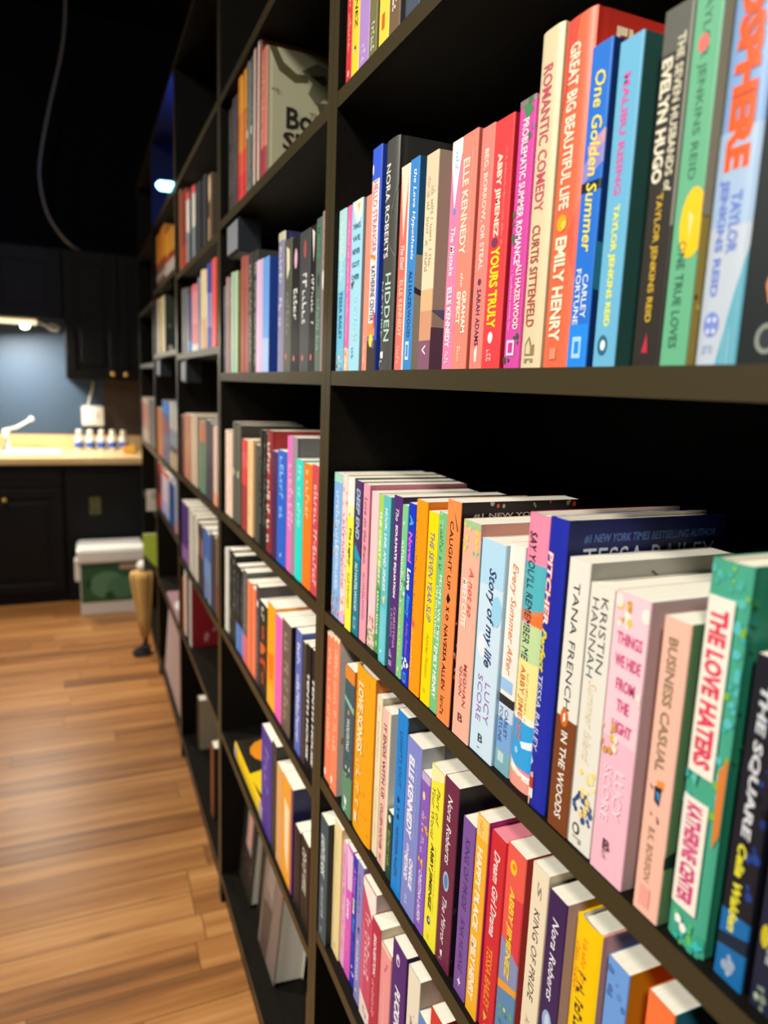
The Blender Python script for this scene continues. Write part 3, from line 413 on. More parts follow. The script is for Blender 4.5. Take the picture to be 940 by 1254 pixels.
SPEC['C'] = [
 (0, '#84b6ec', 0, 'cornflower blue paperback with flowery foot', 'cornflower blue', [('r', 0, 1, 0, .06, '#a8dcc8'), ('s', .35, .75, .12, .5, '#e6f0fa'), ('t', 'CHRISTINA LAUREN', .35, .75, .5, .8, '#e6f0fa'), ('b', 0, 1, .82, 1, ['#e88a8a', '#f2c0a8', '#8a9a8a', '#d86a7a'], 24), ('b', 0, .3, .3, .6, ['#f0e0a0', '#e89a80'], 5)]),
 (0, '#f4ddd6', 0, 'blush paperback dotted with pink', 'blush', [('b', 0, 1, .05, .95, ['#f0b0b4', '#f4c8c0', '#e898a8'], 40), ('s', .3, .75, .3, .85, '#e07a90'), ('r', 0, 1, .93, 1, '#f0b8d8')]),
 (0, '#f6f24e', '#3a3a34', 'lemon yellow paperback with white top', 'lemon yellow', [('r', 0, 1, 0, .18, '#f6f2ea'), ('r', 0, 1, .18, .25, '#f6f4b0'), ('e', .4, .24, 2, 2, '#8a8050'), ('t', 'The Legacy', .3, .75, .32, .58, '#2a2818', .3, .02), ('t', 'ELLE KENNEDY', .35, .7, .62, .86, '#9a9430')]),
 (0, '#1c7c92', '#0f3a44', 'teal paperback with purple head', 'teal', [('p', [(0, 0), (1, 0), (1, .48), (0, .38)], '#54306a'), ('r', 0, 1, .42, .5, '#1a98c0'), ('p', [(0, 0), (1, 0), (1, .48), (0, .38)], '#54306a'), ('t', 'DEEP END', .2, .75, .05, .37, '#a8d4ec', .2, .02), ('t', 'ALI HAZELWOOD', .3, .7, .52, .84, '#e0f2f4', 0, .02), ('r', .25, .7, .88, .96, '#7ab4be'), ('r', .35, .6, .9, .94, '#1c7c92')]),
 (0, '#f4a2b6', '#2c2c44', 'carnation pink paperback with dark script', 'carnation pink', [('t', 'Love on the Brain', .25, .7, .08, .5, '#7a4a58', .3), ('t', 'ALI HAZELWOOD', .35, .68, .55, .86, '#a85a90'), ('Fr', 0, 1, 0, .72, '#c87a8a'), ('Fh', 'ALI HAZELWOOD', .1, .9, .03, .09, '#7a3a48'), ('Fr', .02, .16, .3, .42, '#8a2f4a')]),
 (0, '#f6ced2', 0, 'pale pink paperback with a coral flower', 'pale pink', [('b', .2, .9, .78, .86, ['#f08a80', '#e86a60'], 9), ('b', 0, 1, .88, 1, ['#8ab068', '#a8c060', '#f2e0a0'], 22)]),
 (0, '#6ab060', 0, 'lime green paperback with white lettering', 'lime green', [('r', 0, 1, 0, .45, '#a6d85a'), ('t', 'THE CHEAT SHEET', .25, .72, .10, .56, '#f2f8e4', .15, .03), ('r', 0, 1, .58, 1, '#4c9a58'), ('t', 'SARAH ADAMS', .28, .68, .60, .88, '#f0f8ec', 0, .02), ('e', .5, .94, 3, 4, '#a0d080')]),
 (0, '#62c2cc', '#4aa0ac', 'turquoise paperback with white slanted title', 'turquoise', [('t', 'HOOK, LINE, AND SINKER', .2, .68, .07, .56, '#f0fafa', .2, .02), ('p', [(.3, .6), (.8, .58), (.6, .64)], '#e8dc90'), ('r', 0, 1, .66, .98, '#6ccede'), ('t', 'TESSA BAILEY', .3, .6, .68, .88, '#9adce6'), ('e', .4, .93, 2, 2, '#e8f4f4')]),
 (0, '#542f78', '#2e1a48', 'deep purple paperback with bold white title', 'deep purple', [('t', 'The', .3, .65, .07, .14, '#e8e0f0', .3), ('t', 'SOULMATE EQUATION', .3, .62, .16, .57, '#f4f0f8', 0, .04), ('t', 'LAUREN', .18, .42, .64, .80, '#b088b8'), ('t', 'CHRISTINA', .52, .78, .62, .86, '#c89ab8'), ('s', .2, .5, .88, .96, '#d8c8e0')]),
 (0, '#82cc94', 0, 'mint green paperback with white script', 'mint green', [('e', .4, .1, 1.5, 2, '#f0f4e0'), ('s', .25, .7, .2, .55, '#f0f8f0'), ('b', .3, 1, .42, .54, ['#e8f0e0', '#6a9a70'], 6), ('t', 'TESSA BAILEY', .25, .7, .58, .88, '#d0e86a', .1), ('e', .5, .95, 2, 3, '#e8e8a0')]),
 (0, '#1638cc', 0, 'royal blue paperback with multicoloured title', 'royal blue', [('t', 'A', .25, .8, .06, .12, '#4ab0f0', .2, .03), ('t', 'Novel', .2, .75, .15, .32, '#e060d8', .15, .05), ('t', 'Love', .2, .75, .35, .47, '#f4f0c0', .1, .05), ('t', 'Story', .2, .8, .49, .62, '#30a8f0', .2, .04), ('t', 'Ashley Poston', .35, .75, .64, .83, '#b060e0', .25), ('b', .05, .95, .85, .92, ['#f4f4f4'], 8), ('r', .3, .75, .93, .985, '#5a9ae8'), ('r', .4, .65, .94, .975, '#1638cc')]),
 (0, '#ff9c0c', '#e07a10', 'pure orange paperback with black script edge', 'pure orange', [('s', -.0, .22, .1, .62, '#3a2c10'), ('e', .2, .64, 3, 4, '#f05a5a'), ('s', 0, .2, .66, .95, '#fbf4e4')]),
 (0, '#ffdf00', 0, 'canary yellow paperback with violet title', 'canary yellow', [('t', 'THE SEVEN YEAR SLIP', .25, .72, .1, .56, '#6a64a8', .2), ('t', 'Ashley Poston', .3, .66, .62, .86, '#c8a410', .3), ('e', .4, .93, 2.5, 3, '#e0c010')]),
 (0, '#7cc486', 0, 'leaf green paperback with white author name', 'leaf green', [('b', 0, 1, 0, .16, ['#5aa06a', '#98d49a'], 12), ('s', .3, .7, .08, .28, '#4f8a58'), ('t', 'ON VACATION', .12, .42, .36, .62, '#eef6e4', 0, .02), ('t', 'PEOPLE WE MEET', .52, .86, .3, .66, '#eef6e4', 0, .02), ('t', 'EMILY HENRY', .3, .78, .66, .93, '#f0f8ec', .1, .04)]),
 (0, '#fd8f4e', '#150d0a', 'tangerine paperback with spaced black lettering', 'tangerine', [('p', [(.55, .04), (.9, .12), (.85, .13)], '#3a2010'), ('t', 'CAUGHT UP', .28, .56, .09, .39, '#241812', 0, .01), ('p', [(.3, .435), (.42, .405), (.55, .42), (.62, .43), (.55, .44), (.42, .455)], '#241812'), ('t', 'X', .32, .56, .465, .49, '#241812', 0, .05), ('e', .44, .515, 2.6, 3.2, '#241812'), ('e', .44, .515, 1.2, 1.7, '#fd8f4e'), ('t', 'NAVESSA ALLEN', .28, .54, .55, .85, '#241812', 0, .01), ('s', .3, .55, .88, .96, '#6a3a20'),
   ('Fh', '#1 NEW YORK TIMES', .10, .92, .048, .07, '#c8c0b4'), ('Fb', .05, .95, .0, .03, ['#c8502a', '#a8a090'], 9), ('Fb', 0, .12, .5, 1, ['#d86a3a', '#c8b8a0'], 14)]),
 (0, '#f8b69e', '#4f8088', 'peach paperback with leafy yellow head', 'peach', [('r', 0, 1, 0, .03, '#a8c890'), ('b', 0, 1, .0, .14, ['#f2d83a', '#8ac080', '#e8d060', '#a8d0a0'], 18), ('t', 'MEET CUTE', .18, .46, .26, .48, '#fbf2e4', .05, .03), ('t', 'A not so', .52, .78, .2, .42, '#e0625a', .25), ('t', 'QUINN', .28, .46, .66, .80, '#b85a4e'), ('t', 'MEGHAN', .54, .72, .64, .84, '#b85a4e'), ('h', 'B', .35, .62, .88, .92, '#7a4a40'), ('Fp', [(0, 0), (.5, 0), (.3, .1), (0, .06)], '#c08a7a'), ('Fp', [(.3, .08), (.9, .02), (1, .1), (.4, .14)], '#2f6a78')]),
 (0, '#cfe6f6', '#9cb8cc', 'wide icy blue paperback with dark brush script', 'icy blue', [('r', 0, 1, 0, .2, '#b4dcf4'), ('e', .8, .3, 8, 14, '#9ed4f2'), ('e', .3, .48, 8, 12, '#e6f0f8'), ('t', 'Story of my life', .32, .72, .12, .57, '#2c3a6c', .25, .02), ('t', 'SCORE', .22, .42, .62, .84, '#a86ab8', 0, -.005), ('t', 'LUCY', .54, .76, .64, .83, '#a86ab8', 0, -.005), ('h', 'B', .38, .58, .895, .935, '#3a4050'), ('s', .38, .5, .945, .97, '#8a98a8')]),
 (0, '#f1ebe0', '#bcc8d0', 'off white paperback with orange script', 'off white', [('t', 'Every Summer After', .2, .68, .08, .56, '#dc8248', .3), ('r', .05, .85, .58, .635, '#9cc4ec'), ('r', 0, 1, .655, .695, '#2c2a2c'), ('r', 0, 1, .71, .93, '#7aa8e0'), ('r', 0, 1, .695, .76, '#c8dcee'), ('t', 'FORTUNE', .12, .35, .71, .87, '#34446a'), ('t', 'CARLEY', .48, .72, .71, .84, '#34446a'), ('r', 0, 1, .9, 1, '#7fb0bc'), ('r', .2, .6, .91, .955, '#c0dade')]),
 (1, '#f48caa', '#b88a98', 'tall striped hardcover in pink, teal and yellow', 'striped', [('r', 0, 1, .17, .345, '#54b6c2'), ('p', [(0, .345), (1, .325), (1, .39), (0, .37)], '#f07a3a'), ('r', 0, 1, .385, .52, '#c4dca0'), ('r', 0, 1, .52, .72, '#f4e694'), ('r', 0, 1, .72, .745, '#fbf4d8'), ('r', 0, 1, .745, .92, '#32a4e4'), ('p', [(0, .9), (.5, .93), (1, .935), (1, .955), (0, .92)], '#f4f4ec'), ('r', 0, 1, .945, 1, '#f2a090'), ('p', [(0, .92), (1, .95), (1, .96), (0, .94)], '#f4f0e0'), ('p', [(.5, .82), (1, .80), (1, .83), (.6, .84)], '#e8f4fa'),
   ('t', "SAY YOU'LL REMEMBER ME", .22, .56, .06, .52, '#2a3448', .12, .0), ('s', .6, .68, .55, .74, '#c88a6a'), ('t', 'ABBY JIMENEZ', .2, .5, .54, .82, '#d8745a', 0, .01), ('e', .35, .86, 2.5, 3, '#9ad4f4')]),
 (1, '#1d2aa6', '#0e1754', 'tall ultramarine hardcover with red edged title', 'ultramarine', [('t', 'PITCHER', .09, .45, .11, .36, '#e04a4a', .1, .07), ('t', 'PITCHER', .12, .42, .112, .358, '#f2ecec', .1, .02), ('t', 'Perfect', .12, .42, .37, .52, '#f4e23a', .3, .03), ('t', 'TESSA BAILEY', .12, .4, .53, .80, '#c8d0f0', .1, .01), ('p', [(.1, .82), (.25, .84), (.1, .86)], '#c8d0f0'), ('p', [(.12, .885), (.3, .875), (.34, .90), (.2, .91)], '#e8b898'), ('p', [(.08, .90), (.34, .895), (.36, .945), (.1, .95)], '#c03a34'), ('p', [(.1, .94), (.36, .935), (.36, .97), (.05, .975)], '#f0ece8'), ('p', [(.1, .97), (.25, .965), (.2, 1), (.12, 1)], '#e8b898'),
   ('Fh', '#1 NEW YORK TIMES BESTSELLING AUTHOR', .10, .93, .045, .075, '#5a78b8', .2), ('Fh', 'TESSA BAILEY', .1, .93, .09, .17, '#d8dcea', 0, -.005)]),
 (0, '#eae6da', '#9c998e', 'white over brown paperback with black lettering', 'white over brown', [('r', 0, 1, .57, 1, '#7c4220'), ('t', 'TANA FRENCH', .32, .62, .08, .54, '#1c1a18', 0, .0), ('e', .42, .57, 4.5, 7.5, '#d86a1e'), ('p', [(.36, .56), (.46, .55), (.48, .58), (.38, .59)], '#f4efe6'), ('t', 'IN THE WOODS', .34, .66, .62, .95, '#f4efe6', 0, .015), ('Fp', [(.4, .04), (.42, .04), (.62, .14), (.6, .14)], '#4a4640'), ('Fp', [(.0, .17), (.2, .1), (.2, .11)], '#6a665c'), ('Fp', [(.85, .13), (.95, .03), (.96, .04), (.87, .14)], '#4a4640'), ('Fp', [(.88, .03), (.99, .12), (.98, .13)], '#4a4640')]),
 (0, '#e8e4d8', '#c2b89a', 'white paperback with blue and yellow blossom', 'white', [('t', 'HANNAH', .15, .42, .05, .34, '#2a2a2c', .0, -.005), ('t', 'KRISTIN', .52, .8, .04, .31, '#2a2a2c', .0, -.005), ('t', 'Summer Island', .3, .65, .35, .66, '#d8c49a', .35, -.005), ('b', .3, .95, .68, .80, ['#f2dc7a', '#f4e6a0'], 12), ('b', .05, .95, .76, .88, ['#28447c', '#2c4f8c', '#3a5a94'], 18), ('b', .5, .9, .78, .86, ['#f0cf7a'], 6), ('e', .36, .925, 3.6, 4.6, '#4a4a48'), ('e', .36, .925, 2.2, 3, '#e8e4d8'), ('s', .25, .6, .955, .98, '#a8a49a'), ('Fr', 0, 1, 0, .10, '#ddd2a4')]),
 (0, '#f4bccc', '#b8a2a4', 'candy pink paperback with magenta words', 'candy pink', [('r', 0, 1, 0, .5, '#f6ccd6'), ('b', .12, .5, .02, .12, ['#f0c85a', '#fbf2e0', '#d8984a'], 16), ('e', .15, .03, 3.5, 5, '#f6e6dc'), ('e', .92, .05, 4, 5, '#f6ece4')] +
   [('h', t_, a, b_, v, v + .042, '#d84a86', 0, .02) for t_, a, b_, v in (('THINGS', .18, .9, .13), ('WE HIDE', .18, .92, .205), ('FROM', .28, .82, .285), ('THE', .36, .72, .355), ('LIGHT', .28, .85, .43))] +
   [('b', .02, .45, .44, .56, ['#e8b84a', '#d89a4a', '#f6e8d0'], 12), ('b', .85, 1, .3, .36, ['#f6e6d8'], 3), ('t', 'SCORE', .2, .42, .60, .80, '#fbe2ea', 0, -.005), ('t', 'LUCY', .54, .78, .60, .77, '#fbe2ea', 0, -.005), ('h', 'B', .38, .58, .86, .90, '#5a3a48'), ('s', .38, .52, .905, .93, '#8a5a70')]),
 (0, '#f6bca8', '#64845a', 'pale apricot paperback with a little bird', 'pale apricot', [('t', 'BUSINESS CASUAL', .26, .62, .06, .50, '#8a7a5e', 0, .03), ('p', [(.4, .53), (.7, .52), (.72, .55), (.5, .56)], '#f0903a'), ('p', [(.35, .55), (.65, .545), (.6, .61), (.4, .6)], '#24242c'), ('p', [(.42, .565), (.6, .565), (.55, .6)], '#4a8ac8'), ('p', [(.15, .55), (.3, .56), (.28, .57)], '#24242c'), ('p', [(.3, .635), (.38, .65), (.34, .655)], '#24242c'), ('p', [(.55, .64), (.68, .66), (.62, .67)], '#24242c'), ('t', 'B.K. BORISON', .32, .56, .69, .88, '#a88a72', 0, .02), ('r', .25, .65, .9, .97, '#f0a496'), ('Fp', [(0, .76), (.25, .70), (.25, .8), (0, .8)], '#10201c')]),
 (1, '#48a688', '#2a8a6c', 'tall jade hardcover with two white title panels', 'jade', [('b', 0, 1, 0, .1, ['#5ac0b0', '#7ac060', '#4ab0a0'], 18), ('b', .78, 1, .1, .62, ['#7ab84a', '#3cb4b4', '#5ac0c0'], 26), ('b', 0, .2, .55, .66, ['#3cb4b4'], 6), ('p', [(.85, .5), (1, .46), (1, .66), (.9, .7)], '#e0803a'), ('b', .2, 1, .93, 1, ['#3cc0b8', '#5ac060', '#38a890'], 24), ('r', .08, .76, .085, .535, '#f2eadc'), ('t', 'THE LOVE HATERS', .2, .66, .115, .515, '#e0405a', 0, .05), ('r', .08, .76, .60, .90, '#f2eadc'), ('t', 'KATHERINE CENTER', .22, .64, .615, .885, '#d03a78', 0, .05), ('p', [(.2, .55), (.4, .53), (.35, .57)], '#5ac0b0'), ('e', .35, .935, 2.5, 3, '#f4f4ec'), ('e', .5, .95, 2.5, 3, '#f4f4ec'), ('Fr', .22, .8, .16, .36, '#b82a58'), ('Fb', .0, .22, .05, .5, ['#1f9080', '#3a9a50', '#107060'], 26)]),
 (0, '#1b1b25', '#14141c', 'black and blue paperback with silver title', 'black and blue', [('b', .6, 1, .1, .7, ['#1c3470', '#22408a', '#101018'], 22), ('r', 0, 1, .78, 1, '#1468a8'), ('p', [(0, .86), (1, .83), (1, .88), (0, .9)], '#16263a'), ('t', 'THE SQUARE', .26, .62, .08, .54, '#d4d6dc', .1, .035), ('t', 'Celia Walden', .28, .58, .56, .84, '#e8e03a', .2, .035), ('b', .25, .6, .92, .98, ['#a8b8cc', '#98a8c0'], 9)]),
 (0, '#1d2138', '#14182a', 'dark navy paperback with a yellow moon', 'dark navy', [('e', .3, .80, 2.5, 7, '#c8b820'), ('s', .45, .7, .3, .86, '#d0d4d8'), ('b', .2, .6, .93, .99, ['#b8c0a8', '#7a8a7a'], 6)]),
]
SPEC['D'] = [
 (0, '#f4835c', '#f0e4d8', 'coral orange paperback in the left corner', 'coral orange', [('p', [(0, 0), (1, 0), (.7, .025), (.4, .01), (.2, .03)], '#fbe6c0'), ('s', .35, .75, .1, .75, '#f8c8ac'), ('e', .2, .95, 4, 6, '#fbf0e4')]),
 (0, '#f68860', '#e8dcd2', 'coral orange paperback, twin of the corner one', 'twin coral orange', [('p', [(0, 0), (1, 0), (.8, .035), (.5, .015), (.3, .04)], '#fbe6c0'), ('s', .35, .75, .08, .72, '#f8c8ac'), ('e', .3, .93, 4, 6, '#fbf0e4'), ('Fr', .04, .3, .62, .66, '#c8a040')]),
 (0, '#3c5c64', '#c87a3a', 'dark teal paperback with orange head', 'dark teal', [('r', 0, 1, 0, .09, '#e88a2c'), ('r', 0, 1, .72, 1, '#5a9070'), ('p', [(0, .2), (1, .24), (1, .28), (0, .23)], '#8ab8a8'), ('e', .5, .30, 3, 4, '#e08a6a'), ('t', 'WOLFSONG', .35, .65, .34, .56, '#e8ece4'), ('b', .1, .9, .62, .74, ['#e8e0d0', '#c8a890', '#2c3c38'], 8), ('p', [(.3, .88), (.6, .9), (.5, .95), (.35, .93)], '#eaf4ee'), ('s', .3, .7, .955, .985, '#c8e0d0')]),
 (1, '#f2a614', '#d87a20', 'fat amber hardcover with pale lettering', 'amber', [('b', .1, .95, .05, .95, ['#eea010', '#f0b028', '#e89a0c'], 30), ('t', 'LOVE SONGS', .22, .52, .08, .5, '#fbe8b8', 0, .04), ('s', .25, .5, .55, .82, '#f8e0a0'), ('r', .2, .34, .88, .94, '#fbeccc')]),
 (0, '#efe3ba', '#ddd2b4', 'plain ivory paperback with faint print', 'ivory', [('e', .45, .07, 3, 5, '#d8d4a8'), ('s', .35, .6, .14, .4, '#b8bc98'), ('s', .4, .6, .55, .9, '#c8c8a4')]),
 (0, '#f3c1b2', '#e6dfcf', 'dusty pink paperback with maroon title', 'dusty pink', [('r', .78, 1, 0, 1, '#f0e2c4'), ('t', 'IT ENDS WITH US', .22, .58, .09, .56, '#86323e', 0, .025), ('s', .66, .72, .12, .6, '#c89a94'), ('t', 'COLLEEN HOOVER', .2, .54, .60, .90, '#94404a', 0, .02), ('s', .3, .5, .93, .97, '#a8505a')]),
 (0, '#23493c', 0, 'short dark green paperback', 'short dark green', [('e', .5, .1, 4, 5, '#dfe4da'), ('s', .3, .7, .28, .8, '#a8b848')]),
 (0, '#0c86da', '#14242c', 'vivid blue paperback with navy lettering', 'vivid blue', [('t', 'LIGHTS OUT', .34, .62, .1, .4, '#0a3a74', 0, .0), ('p', [(.32, .475), (.42, .45), (.6, .47), (.42, .495)], '#0a2a5a'), ('t', 'X', .36, .58, .51, .535, '#0a2a5a', 0, .05), ('e', .46, .565, 2.6, 3.4, '#0a2a5a'), ('t', 'NAVESSA ALLEN', .34, .6, .62, .9, '#0a3a74', 0, .0), ('Fb', 0, .6, .0, .1, ['#2a5a64', '#1c3a44'], 8)]),
 (0, '#828cd4', '#5a66a8', 'thick periwinkle paperback with white author name', 'periwinkle', [('t', 'ELLE KENNEDY', .2, .56, .09, .56, '#f4f2fa', .1, .045), ('s', .68, .74, .1, .55, '#c0c4ea'), ('t', 'the', .3, .5, .60, .66, '#f0f0fa', .3), ('t', 'CHARLIE', .52, .78, .66, .84, '#f4f2fa', .1, .045), ('t', 'METHOD', .18, .44, .66, .82, '#f4f2fa', .1, .045), ('s', .35, .55, .9, .96, '#d0d4f0'), ('Fr', 0, .2, 0, 1, '#a4a8be'), ('Fh', 'THE NEW', .3, .9, .02, .07, '#2a3474', .2, .02)]),
 (0, '#8a5cc4', 0, 'violet paperback with golden flowers', 'violet', [('r', 0, 1, 0, .05, '#c8b0d8'), ('e', .4, .14, 3, 5, '#f0d8a0'), ('b', .4, 1, .2, .36, ['#f0b62a', '#e8a81e'], 8), ('s', .3, .65, .24, .5, '#e0c8ec'), ('b', .2, .9, .54, .6, ['#f0b62a'], 5), ('t', 'CHRISTINA LAUREN', .3, .68, .61, .94, '#efe6f6', 0, .02)]),
 (0, '#f5ea3c', '#1b1a18', 'bright yellow paperback with thin black script', 'bright yellow', [('p', [(0, 0), (1, 0), (1, .04), (0, .1)], '#f6f0b0'), ('t', 'Your World', .16, .4, .12, .4, '#5a5420', .3, -.005), ('t', 'Part of', .52, .76, .1, .3, '#5a5420', .3, -.005), ('t', 'ABBY JIMENEZ', .22, .52, .42, .80, '#3a3410', .1, .03), ('s', .64, .7, .42, .8, '#b8ac30'), ('e', .4, .86, 3.5, 5, '#3a5a6a'), ('e', .45, .855, 1.5, 2, '#f0ead0'), ('s', .35, .5, .92, .97, '#d0c030')]),
 (0, '#6e2646', '#171416', 'maroon paperback with an oval mirror', 'maroon', [('t', 'Nora Roberts', .3, .62, .08, .44, '#efe2e4', .25, .01), ('e', .48, .53, 6, 11, '#a8c0d8'), ('e', .48, .53, 4, 8, '#5a84b4'), ('t', 'The Mirror', .32, .62, .62, .88, '#ecdce0', .25, .01), ('p', [(.35, .92), (.5, .91), (.5, .95), (.38, .94)], '#f4eeee'), ('s', .3, .6, .96, .985, '#b88a98'), ('Fh', 'NORA', .35, .7, .045, .065, '#8a8478'), ('Fe', .75, .10, 10, 4, '#a89a3a'), ('Fe', .75, .107, 9.5, 3.5, '#171416'), ('Fb', 0, .15, .6, 1, ['#5a4a4e', '#3a3034', '#8a6a78'], 16)]),
 (0, '#7c54a0', '#5a3a78', 'muted purple paperback with dark lettering', 'muted purple', [('t', 'KING OF PRIDE', .3, .66, .1, .5, '#3f2460', .1, .0), ('t', 'ANA HUANG', .3, .66, .55, .86, '#4a2c6c', .1, .0), ('p', [(.5, .89), (.54, .912), (.66, .92), (.54, .928), (.5, .95), (.46, .928), (.34, .92), (.46, .912)], '#f4eef6')]),
 (0, '#f8b42c', '#a8187e', 'golden paperback with tall white title', 'golden', [('r', 0, 1, 0, .1, '#f4cc6a'), ('s', .3, .6, .02, .08, '#e89a20'), ('t', 'HAPPY PLACE', .22, .68, .15, .56, '#fbf2dc', .0, .04), ('t', 'EMILY HENRY', .22, .68, .6, .92, '#fbf2dc', 0, .04)]),
 (0, '#d42a34', 0, 'crimson paperback with pink page tops', 'crimson', [('t', 'Dream Girl Drama', .3, .7, .08, .5, '#f4e2e0', .3, .02), ('t', 'TESSA BAILEY', .26, .66, .56, .88, '#f0922c', .1, .02), ('p', [(.3, .9), (.6, .91), (.4, .95)], '#f0b43a'), ('e', .6, .98, 5, 6, '#f08098')], {'sprayed': '#f08c9c'}),
 (0, '#ee5e50', '#a82c28', 'red orange paperback with yellow author name', 'red orange', [('e', .4, .09, 5, 7, '#f6c42a'), ('e', .42, .085, 2.5, 3, '#ee8a2a'), ('p', [(0, .44), (1, .5), (1, .7), (0, .66)], '#8a92b8'), ('p', [(.5, .22), (1, .2), (1, .50), (.6, .46)], '#e03c48'), ('r', 0, 1, .66, 1, '#5a8ab4'), ('p', [(0, .66), (1, .62), (1, .65), (0, .70)], '#f0a030'), ('b', .2, .9, .74, 1, ['#5ab050', '#3a7a8a', '#e8e050'], 12), ('t', 'ABBY JIMENEZ', .25, .6, .18, .62, '#f4d03a', .1, .04)]),
 (0, '#f1e0c2', '#d8c8aa', 'cream paperback with ornate grey capital', 'ornate cream', [('t', 'S', .4, .66, .06, .13, '#8a8478', .2), ('t', 'KING OF PRIDE', .32, .66, .18, .58, '#3a3430', .1, .0), ('t', 'ANA HUANG', .3, .6, .66, .9, '#c0aa92', .1)]),
 (0, '#3a2054', '#c0a8a8', 'dark plum paperback with white script name', 'dark plum', [('t', 'Nora Roberts', .32, .66, .1, .46, '#f0eaf2', .25, .01), ('e', .48, .56, 6, 11, '#9ab0d8'), ('e', .5, .56, 3, 8, '#c8d8f0')]),
 (1, '#fbca00', '#dca098', 'sunny yellow hardcover with pink endpapers', 'sunny yellow', [('s', .12, .3, .1, .3, '#f08a2a'), ('s', .4, .55, .06, .26, '#f0782a'), ('s', .3, .62, .2, .9, '#3c3420')]),
 (0, '#6c9ee2', '#c8880e', 'denim blue paperback with gold cover', 'denim blue', [('b', .05, .9, .02, .4, ['#5a8cd0', '#4a74b4'], 12), ('p', [(.2, .32), (.75, .3), (.9, .5), (.3, .55)], '#f0f0ec'), ('t', 'R', .3, .7, .36, .5, '#5a84c0')]),
 (0, '#f5763c', '#2c7a8c', 'bright orange paperback with teal cover', 'bright orange', [('e', .6, .12, 1.5, 3, '#fbc0a0'), ('s', .3, .6, .2, .8, '#fbd0b0')]),
]
SPEC['E'] = [
 (0, '#38525e', '#161412', 'dark slate teal paperback with white lettering', 'slate teal', [('t', 'LIGHTLARK', .2, .66, .14, .48, '#dfe6e6', .25, .03), ('t', 'ALEX ASTER', .3, .6, .55, .82, '#c0ccd0', .2, .01), ('s', .35, .6, .9, .96, '#a8b4b8')]),
 (0, '#f0da9e', 0, 'butter yellow paperback with faint print', 'butter yellow', [('s', .4, .6, .12, .3, '#d8c48a'), ('s', .4, .6, .36, .6, '#e0cc94'), ('e', .5, .93, 2.5, 4, '#d0b880')]),
 (0, '#ecaad4', 0, 'orchid pink paperback with purple print', 'orchid pink', [('s', .3, .7, .08, .5, '#8a4a90'), ('s', .3, .65, .55, .85, '#c078b0')]),
 (0, '#dc5ec4', 0, 'fuchsia paperback with white word', 'fuchsia', [('p', [(0, 0), (1, .03), (1, .3), (.3, .33)], '#f0c0e4'), ('t', 'Love', .25, .75, .4, .55, '#fbeef6', .2, .04), ('b', .2, .8, .6, .8, ['#f48ab0', '#f4a0a0'], 8)]),
 (0, '#2434b8', 0, 'cobalt paperback with multicoloured title', 'cobalt', [('t', 'A Novel', .2, .75, .08, .3, '#d060d8', .15, .04), ('t', 'Love', .2, .75, .32, .44, '#f0ecc0', .1, .05), ('t', 'Story', .2, .8, .46, .58, '#30a0e8', .2, .04), ('b', 0, 1, .6, .82, ['#6a3ac0', '#3a2aa0', '#3a6ad8'], 14), ('b', .2, .9, .84, .9, ['#f4f4f4'], 4)]),
 (0, '#8e86c4', 0, 'lavender paperback with a dark bird', 'lavender', [('s', .3, .6, .08, .35, '#5a5290'), ('p', [(.35, .46), (.7, .44), (.6, .5)], '#2a2440'), ('t', 'ALI HAZELWOOD', .32, .64, .54, .84, '#eeeaf6', 0, .02), ('e', .4, .92, 2, 3, '#dcd8f0')]),
 (0, '#cc4c6c', '#b49a94', 'thick rose paperback with white head', 'thick rose', [('p', [(0, 0), (1, 0), (1, .24), (0, .05)], '#f6ece2'), ('s', .28, .66, .22, .66, '#f0b8c0'), ('r', .0, .3, .3, 1, '#d85c7c'), ('p', [(0, .82), (1, .9), (1, 1), (0, 1)], '#f0dcd4'), ('s', .3, .6, .9, .96, '#a86a70')]),
 (0, '#bc2a4a', '#d8c8a4', 'ruby red paperback with white capitals', 'ruby', [('t', 'BRIDGERTON', .3, .6, .1, .42, '#f6e4e0', .1, .03), ('s', .3, .6, .46, .75, '#e8a0a4')]),
 (0, '#f29a9c', '#ecc0a0', 'flamingo pink paperback with tiny marks', 'flamingo', [('r', 0, 1, 0, .03, '#f4d8b0'), ('b', .4, .9, .1, .2, ['#c05a6a'], 3), ('s', .4, .6, .3, .8, '#fbc4c0')]),
 (0, '#502074', '#3a1454', 'dark violet paperback with white slanted title', 'dark violet', [('e', .42, .1, 5, 8, '#e8dcee'), ('e', .44, .11, 3, 4, '#7a4a94'), ('t', 'PUCKING', .3, .68, .28, .62, '#f6f0f8', .2, .045), ('s', .3, .6, .7, .95, '#d0b8dc')]),
 (0, '#efe5d0', '#a09684', 'eggshell paperback with rosy sketch', 'eggshell', [('b', .2, .8, .25, .6, ['#e8b8b8', '#d8c0a8', '#c89aa0'], 12), ('s', .35, .6, .3, .7, '#a87a70')]),
 (0, '#5f8cc8', 0, 'steel blue paperback', 'steel blue', [('s', .3, .6, .3, .8, '#dce8f4')]),
 (0, '#d8362c', '#a82820', 'scarlet paperback with cream page tops', 'scarlet', [('s', .3, .65, .1, .8, '#f4d8c8')]),
]
ROWN = {'A': 'top row', 'B': 'eye-level row', 'C': 'third row', 'D': 'fourth row', 'E': 'fifth row'}
ZS = dict(A=1.824, B=1.4687, C=1.1227, D=.858, E=.590)

